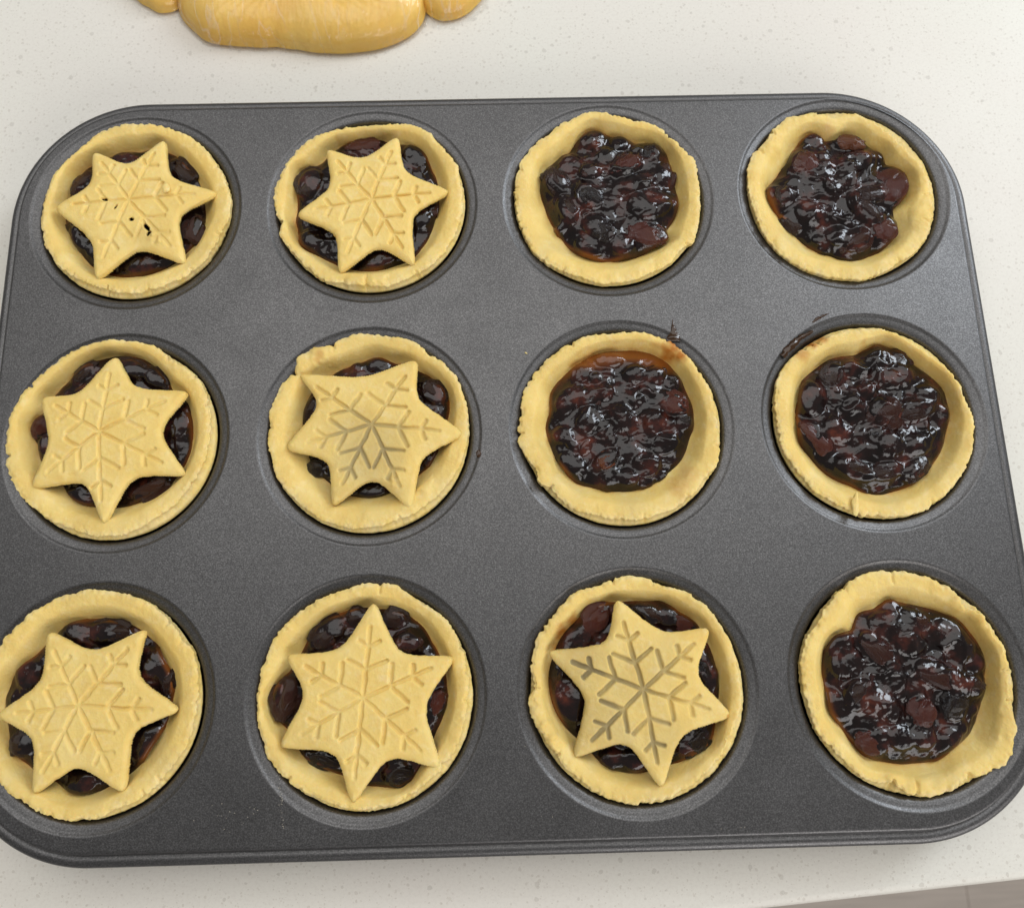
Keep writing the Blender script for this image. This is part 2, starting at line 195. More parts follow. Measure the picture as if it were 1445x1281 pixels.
def ring_faces(nr, n, close=True):
    """quads between nr rings of n verts, ring-major; ring k+1 lies outside / after ring k"""
    i = np.arange(n)
    j = (i + 1) % n
    f = []
    for k in range(nr - 1):
        f.append(np.stack([k * n + i, (k + 1) * n + i, (k + 1) * n + j, k * n + j], 1))
    return np.concatenate(f)


def _hash(ix, iy, iz, seed):
    h = (ix.astype(np.int64) * 374761393 + iy.astype(np.int64) * 668265263 + iz.astype(np.int64) * 2147483647 + seed * 974634211) & 0xffffffff
    h = ((h ^ (h >> 13)) * 1274126177) & 0xffffffff
    h = ((h ^ (h >> 16)) * 2246822519) & 0xffffffff
    h = h ^ (h >> 15)
    return (h & 0xffff) / 65535.0


def noise(p, scale, seed=0):
    """smooth value noise in -1..1; p (n,3) or (n,2) in mm; scale in mm"""
    p = np.asarray(p, float) / scale
    if p.shape[1] == 2:
        p = np.concatenate([p, np.zeros((len(p), 1))], 1)
    i = np.floor(p).astype(int)
    f = p - i
    f = f * f * f * (f * (f * 6 - 15) + 10)
    r = 0
    for dx in (0, 1):
        for dy in (0, 1):
            for dz in (0, 1):
                w = (f[:, 0] if dx else 1 - f[:, 0]) * (f[:, 1] if dy else 1 - f[:, 1]) * (f[:, 2] if dz else 1 - f[:, 2])
                r = r + w * _hash(i[:, 0] + dx, i[:, 1] + dy, i[:, 2] + dz, seed)
    return r * 2 - 1


def fbm(p, scale, seed=0, octaves=3, gain=0.5):
    r, a = 0, 1.0
    for k in range(octaves):
        r = r + a * noise(p, scale / 2 ** k, seed + k * 17)
        a *= gain
    return r


def smooth01(x):
    x = np.clip(x, 0, 1)
    return x * x * (3 - 2 * x)


def radial(pts, th, sig_deg=2.0):
    """periodic radius r(theta) about the origin through traced points"""
    p = np.array(pts, float)
    a = np.arctan2(p[:, 1], p[:, 0])
    o = np.argsort(a)
    a, r = a[o], np.hypot(p[:, 0], p[:, 1])[o]
    a = np.concatenate([a - 2 * np.pi, a, a + 2 * np.pi])
    r = np.concatenate([r, r, r])
    tt = (th + np.pi) % (2 * np.pi) - np.pi
    v = np.interp(tt, a, r)
    n = len(th)
    s = sig_deg / 360 * n
    k = np.arange(-int(4 * s) - 1, int(4 * s) + 2)
    g = np.exp(-0.5 * (k / s) ** 2)
    g /= g.sum()
    return sum(gw * np.roll(v, kk) for gw, kk in zip(g, k))


# ------------------------------------------------------------------ materials
def new_mat(name):
    m = bpy.data.materials.new(name)
    m.use_nodes = True
    nt = m.node_tree
    return m, nt, nt.nodes['Principled BSDF']


class NB:
    """small node builder"""
    def __init__(self, nt):
        self.nt = nt
        self.co = nt.nodes.new('ShaderNodeTexCoord').outputs['Object']

    def n(self, kind, **kw):
        nd = self.nt.nodes.new(kind)
        for k, v in kw.items():
            setattr(nd, k, v)
        return nd

    def l(self, a, b):
        self.nt.links.new(a, b)

    def noise(self, scale, detail=3, rough=0.55, co=None):
        nd = self.n('ShaderNodeTexNoise')
        nd.inputs['Scale'].default_value = scale
        nd.inputs['Detail'].default_value = detail
        nd.inputs['Roughness'].default_value = rough
        self.l(co or self.co, nd.inputs['Vector'])
        return nd.outputs['Fac']

    def ramp(self, fac, stops):
        nd = self.n('ShaderNodeValToRGB')
        e = nd.color_ramp.elements
        while len(e) < len(stops):
            e.new(0.5)
        for el, (p, c) in zip(e, stops):
            el.position = p
            el.color = c if len(c) == 4 else (*c, 1)
        self.l(fac, nd.inputs['Fac'])
        return nd.outputs['Color']

    def mix(self, fac, a, b, blend='MIX'):
        nd = self.n('ShaderNodeMix', data_type='RGBA', blend_type=blend)
        for sock, v in ((nd.inputs[0], fac), (nd.inputs[6], a), (nd.inputs[7], b)):
            if hasattr(v, 'is_linked') or hasattr(v, 'links'):
                self.l(v, sock)
            elif isinstance(v, (int, float)):
                sock.default_value = v
            else:
                sock.default_value = (*v, 1)
        return nd.outputs[2]

    def math(self, op, a, b=0.0):
        nd = self.n('ShaderNodeMath', operation=op)
        for s, v in ((nd.inputs[0], a), (nd.inputs[1], b)):
            if hasattr(v, 'links'):
                self.l(v, s)
            else:
                s.default_value = v
        return nd.outputs[0]

    def attr(self, name):
        return self.n('ShaderNodeAttribute', attribute_name=name).outputs['Fac']

    def bump(self, h, dist, strength=1.0, prev=None):
        nd = self.n('ShaderNodeBump')
        nd.inputs['Strength'].default_value = strength
        nd.inputs['Distance'].default_value = dist
        self.l(h, nd.inputs['Height'])
        if prev:
            self.l(prev, nd.inputs['Normal'])
        return nd.outputs['Normal']


def mat_tray():
    m, nt, p = new_mat('dark_nonstick_coating')
    b = NB(nt)
    g = b.noise(2300, 2, 0.75)
    g2 = b.noise(28, 3)
    c = b.ramp(g, [(0.30, (0.064, 0.063, 0.064)), (0.52, (0.119, 0.117, 0.118)), (0.75, (0.225, 0.222, 0.223))])
    c = b.mix(b.math('MULTIPLY', g2, 0.35), c, (0.090, 0.088, 0.087))
    b.l(c, p.inputs['Base Color'])
    p.inputs['Metallic'].default_value = 0.9
    b.l(b.ramp(b.noise(60, 3), [(0.3, (0.39,) * 3), (0.7, (0.47,) * 3)]), p.inputs['Roughness'])
    b.l(b.bump(g, 0.00009, 0.5), p.inputs['Normal'])
    return m


def mat_pastry(name, greyish=0.0):
    m, nt, p = new_mat(name)
    b = NB(nt)
    n1 = b.noise(90, 4)
    n2 = b.noise(900, 3, 0.65)
    c = b.ramp(n1, [(0.25, (0.765, 0.525, 0.145)), (0.5, (0.81, 0.595, 0.190)), (0.75, (0.835, 0.65, 0.255))])
    c = b.mix(b.math('MULTIPLY', b.ramp(n2, [(0.55, (0, 0, 0)), (0.8, (1, 1, 1))]), 0.30), c, (0.88, 0.74, 0.40))
    c = b.mix(b.math('MULTIPLY', b.ramp(b.noise(310, 4, 0.6), [(0.54, (0, 0, 0)), (0.72, (1, 1, 1))]), 0.38), c, (0.87, 0.72, 0.40))
    c = b.mix(b.math('MULTIPLY', b.ramp(b.noise(170, 4, 0.6), [(0.56, (0, 0, 0)), (0.74, (1, 1, 1))]), 0.30), c, (0.70, 0.44, 0.11))
    c = b.mix(b.math('MULTIPLY', b.attr('dry'), 0.33), c, (0.87, 0.73, 0.42))
    # soaked stains of syrup and grey-green smudges: marks of the dough itself
    c = b.mix(b.attr('smudge'), c, (0.29, 0.225, 0.11))
    st = b.math('MULTIPLY', b.attr('stain'), b.ramp(b.noise(420, 3), [(0.25, (0.65,) * 3), (0.6, (1,) * 3)]))
    c = b.mix(st, c, (0.46, 0.155, 0.014))
    b.l(c, p.inputs['Base Color'])
    p.inputs['Roughness'].default_value = 0.58
    p.inputs['Specular IOR Level'].default_value = 0.32
    p.inputs['Subsurface Weight'].default_value = 0.25
    p.inputs['Subsurface Radius'].default_value = (1.0, 0.55, 0.2)
    p.inputs['Subsurface Scale'].default_value = 0.0022
    nb = b.bump(n2, 0.00030, 0.7)
    nb = b.bump(b.noise(260, 3), 0.0005, 0.35, nb)
    b.l(nb, p.inputs['Normal'])
    return m


def mat_jam():
    m, nt, p = new_mat('dark_fruit_mincemeat')
    b = NB(nt)
    n1 = b.noise(150, 4, 0.55)
    c = b.ramp(n1, [(0.38, (0.006, 0.0035, 0.0035)), (0.51, (0.013, 0.006, 0.0055)), (0.61, (0.042, 0.012, 0.009)), (0.76, (0.115, 0.028, 0.014))])
    c = b.mix(b.attr('thin'), c, (0.20, 0.060, 0.010))
    b.l(c, p.inputs['Base Color'])
    b.l(b.ramp(b.noise(240, 3), [(0.35, (0.07,) * 3), (0.7, (0.16,) * 3)]), p.inputs['Roughness'])
    p.inputs['Specular IOR Level'].default_value = 0.36
    p.inputs['Coat Weight'].default_value = 0.15
    p.inputs['Coat Roughness'].default_value = 0.06
    nb = b.bump(b.noise(330, 3, 0.55), 0.0006, 0.4)
    nb = b.bump(b.noise(900, 2, 0.6), 0.0002, 0.25, nb)
    b.l(nb, p.inputs['Normal'])
    return m


def mat_fruit(name, dark, mid, light):
    m, nt, p = new_mat(name)
    b = NB(nt)
    c = b.ramp(b.noise(260, 4, 0.65), [(0.28, dark), (0.5, mid), (0.74, light)])
    b.l(c, p.inputs['Base Color'])
    b.l(b.ramp(b.noise(380, 3), [(0.35, (0.10,) * 3), (0.7, (0.24,) * 3)]), p.inputs['Roughness'])
    p.inputs['Specular IOR Level'].default_value = 0.45
    p.inputs['Coat Weight'].default_value = 0.2
    p.inputs['Coat Roughness'].default_value = 0.08
    nb = b.bump(b.noise(420, 3, 0.65), 0.0010, 0.8)
    b.l(nb, p.inputs['Normal'])
    return m


def mat_quartz():
    m, nt, p = new_mat('speckled_white_quartz')
    b = NB(nt)
    base = b.ramp(b.noise(9, 4), [(0.3, (0.745, 0.705, 0.645)), (0.5, (0.75, 0.722, 0.655)), (0.7, (0.755, 0.738, 0.665))])
    base = b.mix(b.math('MULTIPLY', b.ramp(b.noise(900, 2, 0.7), [(0.45, (0, 0, 0)), (0.75, (1, 1, 1))]), 0.35), base, (0.60, 0.56, 0.50))
    warp = b.n('ShaderNodeVectorMath', operation='ADD')
    nz = b.n('ShaderNodeTexNoise')
    nz.inputs['Scale'].default_value = 500
    b.l(b.co, nz.inputs['Vector'])
    sc = b.n('ShaderNodeVectorMath', operation='SCALE')
    sc.inputs['Scale'].default_value = 0.0011
    b.l(nz.outputs['Color'], sc.inputs[0])
    b.l(b.co, warp.inputs[0]); b.l(sc.outputs[0], warp.inputs[1])
    col = base
    for scale, thr, rad, strength, chip in ((300, 0.68, 0.22, 0.36, ((0.42, 0.39, 0.34), (0.56, 0.51, 0.44))),
                                            (560, 0.48, 0.26, 0.36, ((0.44, 0.40, 0.34), (0.60, 0.53, 0.45))),
                                            (1000, 0.42, 0.28, 0.38, ((0.46, 0.42, 0.36), (0.60, 0.55, 0.47)))):
        v = b.n('ShaderNodeTexVoronoi', feature='F1')
        v.inputs['Scale'].default_value = scale
        b.l(warp.outputs[0], v.inputs['Vector'])
        sep = b.n('ShaderNodeSeparateColor')
        b.l(v.outputs['Color'], sep.inputs[0])
        pick = b.math('GREATER_THAN', sep.outputs[0], thr)
        size = b.math('MULTIPLY', sep.outputs[1], rad)
        inside = b.math('LESS_THAN', v.outputs['Distance'], b.math('ADD', size, 0.06))
        f = b.math('MULTIPLY', b.math('MULTIPLY', pick, inside), strength)
        cc = b.mix(sep.outputs[2], chip[0], chip[1])
        col = b.mix(f, col, cc)
    b.l(col, p.inputs['Base Color'])
    b.l(b.ramp(b.noise(40, 3), [(0.3, (0.42,) * 3), (0.7, (0.52,) * 3)]), p.inputs['Roughness'])
    p.inputs['Specular IOR Level'].default_value = 0.22
    b.l(b.bump(b.noise(700, 2), 0.00006, 0.4), p.inputs['Normal'])
    return m


def mat_floor(name, tint):
    m, nt, p = new_mat(name)
    b = NB(nt)
    mp = b.n('ShaderNodeMapping')
    mp.inputs['Scale'].default_value = (2.0, 45, 10)
    b.l(b.co, mp.inputs['Vector'])
    c = b.ramp(b.noise(3, 5, 0.6, mp.outputs[0]), [(0.25, tuple(t * 0.78 for t in tint)), (0.55, tint), (0.8, tuple(min(1, t * 1.15) for t in tint))])
    b.l(c, p.inputs['Base Color'])
    p.inputs['Roughness'].default_value = 0.5
    return m


def mat_film():
    m, nt, p = new_mat('clear_cling_film')
    b = NB(nt)
    out = nt.nodes['Material Output']
    nt.nodes.remove(p)
    tr = b.n('ShaderNodeBsdfTransparent')
    tr.inputs['Color'].default_value = (0.995, 0.995, 0.995, 1)
    gl = b.n('ShaderNodeBsdfGlossy')
    gl.inputs['Roughness'].default_value = 0.07
    fr = b.n('ShaderNodeFresnel')
    fr.inputs['IOR'].default_value = 1.45
    mp = b.n('ShaderNodeMapping')
    mp.inputs['Scale'].default_value = (1.0, 0.16, 0.5)
    b.l(b.co, mp.inputs['Vector'])
    nb = b.bump(b.noise(210, 3, 0.65, mp.outputs[0]), 0.0026, 0.7)
    for nd in (gl, fr):
        b.l(nb, nd.inputs['Normal'])
    # creased film scatters a little white light along its folds
    df = b.n('ShaderNodeBsdfDiffuse')
    df.inputs['Color'].default_value = (0.9, 0.9, 0.9, 1)
    crease = b.math('ABSOLUTE', b.math('SUBTRACT', b.noise(150, 2, 0.5, mp.outputs[0]), 0.5))
    cf = b.math('MULTIPLY', b.ramp(crease, [(0.0, (1, 1, 1)), (0.035, (0, 0, 0))]), b.ramp(b.noise(30, 2), [(0.40, (0.02,) * 3), (0.65, (0.30,) * 3)]))
    m0 = b.n('ShaderNodeMixShader')
    b.l(cf, m0.inputs[0]); b.l(tr.outputs[0], m0.inputs[1]); b.l(df.outputs[0], m0.inputs[2])
    mx = b.n('ShaderNodeMixShader')
    b.l(b.math('ADD', b.math('MULTIPLY', fr.outputs[0], 0.42), 0.01), mx.inputs[0])
    b.l(m0.outputs[0], mx.inputs[1]); b.l(gl.outputs[0], mx.inputs[2])
    b.l(mx.outputs[0], out.inputs['Surface'])
    return m


M_TRAY = mat_tray()
M_PASTRY = mat_pastry('raw_shortcrust_pastry')
M_JAM = mat_jam()
M_FRUIT = {
    'k': mat_fruit('black_currant_skin', (0.006, 0.004, 0.005), (0.014, 0.009, 0.009), (0.035, 0.016, 0.014)),
    'b': mat_fruit('brown_raisin_skin', (0.010, 0.005, 0.005), (0.028, 0.011, 0.009), (0.085, 0.032, 0.020)),
    'm': mat_fruit('red_brown_raisin_skin', (0.014, 0.005, 0.004), (0.045, 0.013, 0.009), (0.125, 0.036, 0.019)),
    'r': mat_fruit('red_fruit_peel', (0.026, 0.008, 0.007), (0.095, 0.022, 0.015), (0.22, 0.060, 0.036)),
    'a': mat_fruit('amber_fruit_peel', (0.050, 0.013, 0.006), (0.14, 0.038, 0.012), (0.28, 0.090, 0.026)),
}
FRUIT_NAME = {'k': 'currant', 'b': 'raisin', 'm': 'raisin', 'r': 'sultana', 'a': 'candied_peel'}
M_QUARTZ = mat_quartz()
M_FILM = mat_film()


# ------------------------------------------------------------------ worktop and floor
def build_worktop():
    # front edge runs at about 3 degrees to the tray; the slab's edge is rounded over
    a = math.radians(4.2)
    dx, dy = math.cos(a), math.sin(a)
    nx, ny = dy, -dx                       # outwards, towards the viewer
    p0 = np.array([0.16059, -0.14524])
    prof = [(-0.010, 0.0), (-0.0030, 0.0), (-0.0016, -0.0003), (-0.0006, -0.0011), (0.0, -0.0025), (0.0002, -0.004), (0.0002, -0.018), (-0.0005, -0.0195), (-0.002, -0.020), (-0.60, -0.020), (-0.60, 0.0)]
    xs = np.linspace(-0.9, 0.9, 61)
    V, n = [], len(prof)
    for s in xs:
        for o, z in prof:
            V.append((p0[0] + dx * s + nx * (o - 0.001), p0[1] + dy * s + ny * (o - 0.001), z))
    F = []
    for i in range(len(xs) - 1):
        for k in range(n):
            k2 = (k + 1) % n
            F.append((i * n + k, i * n + k2, (i + 1) * n + k2, (i + 1) * n + k))
    me = mesh_np('worktop', V, np.array(F), M_QUARTZ, smooth=False)
    sm = np.zeros(len(F), bool)
    for i in range(len(F)):
        if i % n in (1, 2, 3, 4, 6, 7):
            sm[i] = True
    me.polygons.foreach_set('use_smooth', sm)
    tag(link('worktop', me), kind='structure')


build_worktop()


def build_floor():
    me = mesh_np('floor', [(-1.6, -1.6, -0.9008), (1.6, -1.6, -0.9008), (1.6, 1.2, -0.9008), (-1.6, 1.2, -0.9008)], np.array([[0, 1, 2, 3]]),
                 mat_floor('floor_underlay', (0.42, 0.36, 0.30)), False)
    fl = tag(link('floor', me), kind='structure')
    mats = [mat_floor('oak_floor_plank_%s' % n, t) for n, t in (('pale', (0.58, 0.50, 0.43)), ('warm', (0.55, 0.47, 0.395)), ('grey', (0.54, 0.475, 0.415)))]
    rnd = random.Random(3)
    w, gap = 0.19, 0.0006
    y = -1.5
    row = 0
    while y < 0.9:
        x = -1.55 + (0.44 if row % 2 else 0.0) - 0.68
        while x < 1.5:
            x0, x1 = max(x, -1.58), min(x + 1.2 - gap, 1.58)
            if x1 - x0 > 0.05:
                bv = 0.0004
                V = [(x0, y, -0.903), (x1, y, -0.903), (x1, y + w - gap, -0.903), (x0, y + w - gap, -0.903),
                     (x0 + bv, y + bv, -0.9), (x1 - bv, y + bv, -0.9), (x1 - bv, y + w - gap - bv, -0.9), (x0 + bv, y + w - gap - bv, -0.9)]
                F = np.array([(4, 5, 6, 7), (0, 1, 5, 4), (1, 2, 6, 5), (2, 3, 7, 6), (3, 0, 4, 7)])
                link('plank', mesh_np('plank', V, F, rnd.choice(mats), False), fl)
            x += 1.2
        y += w
        row += 1


build_floor()

# ------------------------------------------------------------------ the tray
PITCH = 82.0
WELL_R = 37.0
WELL = [(37.0, 0.0), (36.8, -0.015), (36.6, -0.07), (36.35, -0.19), (36.1, -0.34), (35.85, -0.47), (35.6, -0.55), (35.2, -0.63), (34.7, -0.74), (34.2, -0.88), (33.8, -1.02), (33.45, -1.22), (33.15, -1.52),
        (32.9, -2.0), (32.65, -2.7), (32.35, -3.7), (32.1, -4.6), (29.0, -14.0), (28.3, -16.0), (27.4, -17.6), (26.0, -18.8), (24.0, -19.4), (12.0, -19.5)]
WR = np.array([p[0] for p in WELL])[::-1]
WZ = np.array([p[1] for p in WELL])[::-1]


def well_wall(z):
    return np.interp(z, WZ, WR)


def crease_outline(off, n_arc=40):
    """rounded rectangle of the fold line, grown by off (mm), counter-clockwise"""
    x1, y0, y1, r = 162.6, -123.9, 120.6, 42.0
    pts = []
    for cx, cy, a0 in ((x1 - r, y1 - r, 0), (-x1 + r, y1 - r, 90), (-x1 + r, y0 + r, 180), (x1 - r, y0 + r, 270)):
        for k in range(n_arc + 1):
            a = math.radians(a0 + 90 * k / n_arc)
            pts.append((cx + (r + off) * math.cos(a), cy + (r + off) * math.sin(a)))
    p = np.array(pts)
    up = np.clip(p[:, 1] / 100, 0, 1)
    p[:, 1] += up * (0.5 - 1.3 * p[:, 0] / 130)
    p[:, 0] -= 1.3 * np.clip(-p[:, 0] / 100, 0, 1)
    return p


def build_tray():
    root = tag(empty('baking_tray', (0, 0, 0)), 'dark grey non-stick twelve-cup baking tray full of raw pies on the worktop', 'baking tray')
    # flat sheet with twelve round openings
    ol = crease_outline(-1.3)
    pts = [Vector(p) for p in ol]
    edges = [(i, (i + 1) % len(pts)) for i in range(len(pts))]
    NW = 160
    cents = []
    for r in range(3):
        for c in range(4):
            cx, cy = (c - 1.5) * PITCH, (1 - r) * PITCH
            cents.append((cx, cy))
            b0 = len(pts)
            for k in range(NW):
                a = 2 * math.pi * k / NW
                pts.append(Vector((cx + WELL_R * math.cos(a), cy + WELL_R * math.sin(a))))
            edges += [(b0 + k, b0 + (k + 1) % NW) for k in range(NW)]
    vo, _, fo, *_ = delaunay_2d_cdt(pts, edges, [], 1, 1e-5)
    F = []
    for f in fo:
        m = sum((vo[i] for i in f), Vector((0, 0))) / len(f)
        if all((m.x - cx) ** 2 + (m.y - cy) ** 2 > (WELL_R * 0.9995) ** 2 for cx, cy in cents):
            F.append(f)
    F = np.array([f for f in F if len(f) == 3])
    V = np.array([(v.x, v.y, 0) for v in vo]) / 1000
    V[:, 2] = ZT
    link('tray_top', mesh_np('tray_top', V, F, M_TRAY), root)
    # rim: fold line, then a rolled bead
    prof = [(-1.3, 0.0), (-1.0, -0.02), (-0.7, -0.10), (-0.4, -0.30), (-0.12, -0.75), (0.08, -1.4), (0.22, -2.1), (0.36, -2.6)]
    cx, cz, rr = 2.0, -4.4, 2.2
    for k in range(15):
        a = math.radians(132 - k * 250 / 14)
        prof.append((cx + rr * math.cos(a), cz + rr * math.sin(a)))
    V = np.concatenate([np.column_stack([crease_outline(o), np.full(164, z)]) for o, z in prof]) / 1000
    V[:, 2] += ZT
    link('rolled_rim', mesh_np('rolled_rim', V, ring_faces(len(prof), 164)[:, ::1], M_TRAY), root)
    # cups, one mesh shared twelve times
    n = NW
    a = 2 * np.pi * np.arange(n) / n
    # densify the profile so the pressed shoulder is smooth
    V = np.concatenate([np.column_stack([r * np.cos(a), r * np.sin(a), np.full(n, z)]) for r, z in WELL]) / 1000
    fc = ring_faces(len(WELL), n)[:, ::-1]
    V = np.concatenate([V, [[0, 0, -0.0195]]])
    b0 = (len(WELL) - 1) * n
    tri = np.stack([b0 + np.arange(n), b0 + (np.arange(n) + 1) % n, np.full(n, len(V) - 1)], 1)
    me = mesh_np('cup', V, [fc, tri], M_TRAY)
    for x, y in cents:
        link('cup', me, root, (x / 1000, y / 1000, ZT))
    return root


build_tray()


# ------------------------------------------------------------------ pies
def ico(sub):
    import bmesh
    bm = bmesh.new()
    bmesh.ops.create_icosphere(bm, subdivisions=sub, radius=1)
    bm.verts.ensure_lookup_table()
    v = np.array([q.co[:] for q in bm.verts])
    f = np.array([[q.index for q in t.verts] for t in bm.faces])
    bm.free()
    return v, f


ICO_V, ICO_F = ico(4)
ICO3_V, ICO3_F = ico(3)


def fruit_mesh(kind, var):
    """a wrinkled, puckered dried fruit of half-axes 1 (scaled by its object)"""
    v = ICO_V.copy()
    s = 100 * var + ord(kind)
    q = v * np.array([1.0, 1.5, 1.5])
    rid = 1 - np.abs(noise(q * 10, 6.0, s))
    rid2 = 1 - np.abs(noise(q * 10, 3.0, s + 5))
    lump = noise(v * 10, 9.0, s + 9)
    r = 1 + 0.34 * lump + 0.24 * (rid - 0.7) + 0.10 * (rid2 - 0.7)
    v = v * r[:, None]
    v[:, 1] += 0.25 * noise(v * 10, 14.0, s + 2)
    return mesh_np(FRUIT_NAME[kind], v, ICO_F, M_FRUIT[kind])


FRUIT_MESH = {k: [fruit_mesh(k, i) for i in range(3)] for k in M_FRUIT}

ZB = 18.0      # a pie's local origin is the bottom of its case, 18 mm under the tray's top sheet

# angle (degrees), depth (mm), width (mm), how far the crack runs in over the rim (0..1)
CRACKS = {
    'A': [(-104, 1.3, 0.7, 0.2), (-128, 0.8, 0.6, 0.1), (30, 0.8, 0.8, 0.1), (-20, 0.7, 0.8, 0.2), (-48, .7, .8, .1)],
    'B': [(-93, 1.6, 0.8, 1.0), (192, 2.0, 0.8, 0.5), (-60, 0.9, 0.8, 0.2), (-108, 0.7, 0.9, 0.2), (28, 0.6, 0.7, 0.1)],
    'C': [(-36, 1.4, 1.0, 0.15), (160, 0.8, 0.7, 0.2), (172, 0.7, 0.6, 0.1), (200, 0.8, 0.8, 0.2), (225, 0.7, 0.8, 0.1), (238, .8, .6, .1), (45, .5, .7, .1)],
    'D': [(150, 1.2, 1.0, 0.5), (135, 0.7, 0.7, 0.2), (-5, 0.7, 0.8, 0.6), (-25, 0.8, 0.9, 0.5), (215, 0.6, 0.7, 0.1), (-60, .8, 1, .1), (-75, .7, .8, .1)],
    'E': [(147, 1.7, 0.7, 0.25), (187, 0.9, 0.6, 0.1), (20, 0.9, 0.9, 0.3), (40, 0.8, 0.8, 0.2), (60, 0.6, 0.9, 0.2), (200, .6, .7, .1)],
    'F': [(112, 1.2, 0.9, 0.3), (140, 1.5, 1.0, 0.3), (52, 0.8, 0.8, 0.2), (175, 0.6, 0.8, 0.1), (-70, 0.7, 0.7, 0.1), (210, .6, .6, .1)],
    'G': [(183, 1.0, 0.7, 0.2), (118, 0.8, 0.7, 0.1), (219, 1.2, 0.7, 0.2), (-14, 0.7, 0.8, 0.2), (10, 0.5, 0.7, 0.1), (-50, 0.7, 0.8, 0.2), (-80, .7, .7, .1)],
    'H': [(120, 0.8, 0.8, 0.1), (75, 0.8, 0.8, 0.2), (188, 0.7, 0.7, 0.2), (-62, 1.1, 0.9, 0.15), (25, 0.7, 0.8, 0.1), (-95, .7, .8, .1)],
    'I': [(48, 0.8, 0.8, 0.3), (35, 0.9, 0.9, 0.3), (-45, 1.0, 0.8, 0.2), (-55, 1.2, 0.7, 0.2), (10, 0.6, 0.8, 0.2)],
    'J': [(83, 1.0, 0.7, 0.8), (120, 0.8, 0.9, 0.2), (-3, 0.9, 0.7, 0.1), (-40, 0.9, 0.9, 0.2), (225, 1.0, 0.8, 0.2), (140, 0.6, 0.8, 0.2), (-65, .7, .8, .1), (16, .6, .7, .1)],
    'K': [(178, 1.6, 0.9, 0.9), (100, 0.9, 0.8, 0.3), (78, 0.9, 0.7, 0.3), (-30, 0.7, 0.9, 0.2), (-90, 0.5, 0.8, 0.1), (-55, .7, .8, .1), (215, .9, .8, .4)],
    'L': [(5, 1.6, 0.7, 0.9), (41, 1.7, 0.9, 0.3), (-94, 1.5, 0.6, 1.0), (-62, 1.8, 0.9, 0.2), (-108, 1.2, 0.8, 0.3), (-12, 1.2, 0.8, 0.4), (92, 0.9, 0.7, 0.8), (120, .6, .7, .2), (-30, .8, .9, .3)],
}
# syrup stains on the pastry: (x, y, radius, strength) in mm from the cup's centre
STAINS = {
    'G': [(19.0, 28.2, 3.0, 1.0), (17.6, 24.5, 3.4, 1.0), (18.8, 25.8, 3.0, 1.0), (20.5, 23.5, 2.4, 0.95), (-11, 21.5, 4.0, 0.95), (-7, 23.5, 4.0, 0.95), (-1, 24.5, 4.0, 0.8), (6, 24.5, 4, 0.7), (12, 23.5, 4, 0.7), (17, -20, 4.0, 0.35), (20, -16, 3.6, .3), (23, 8, 2.5, .4)],
    'H': [(-21, 22.5, 2.6, 0.55), (-17.5, 26.5, 2.2, 0.95), (-14, 28, 2.0, .8), (2, 23, 4, 0.8), (8, 20, 3.6, .7)],
    'K': [(-21, 16.5, 3.6, 1.0), (-18, 20.0, 3.2, 0.95), (-23.5, 12.5, 3, .8), (-14, 22, 2.6, .6)],
    'B': [(-25, 12.5, 3.2, 0.95), (-21.5, 15.5, 3, .8)],
    'F': [(-16.5, 27, 2.0, 0.45), (-17.2, 25.2, 1.4, 0.4)],
    'D': [(-2, 24, 3, .3), (12, 14, 3, .35)],
    'L': [(12, 19, 4, .45), (-15, -19, 3, .4)],
}


# thick folded-over spots of a case: x, y, radius, extra height (mm)
BULGES = {
    'F': [(-21.5, 24.5, 3.6, 0.9), (-16.5, 27.0, 3.2, 0.8), (17.8, -17.0, 3.4, 0.7)],
    'K': [(-29.0, -5.5, 3.4, 0.9), (-27.5, -10.5, 3.2, 0.9), (-24.8, -14.5, 2.6, 0.6)],
    'G': [(-27.0, -16.2, 2.6, 0.8)],
    'B': [(2.4, -28.2, 3.4, 0.7), (-5.0, -29.0, 3.4, 0.4)],
    'L': [(22.8, 18.6, 2.8, 0.7), (26.8, -13.0, 4.5, 0.7), (2.0, -28.4, 4.0, 0.6), (-8, -26.5, 3.0, .5)],
    'D': [(-22, 20, 4, .6), (24, -10, 4, .5)],
}


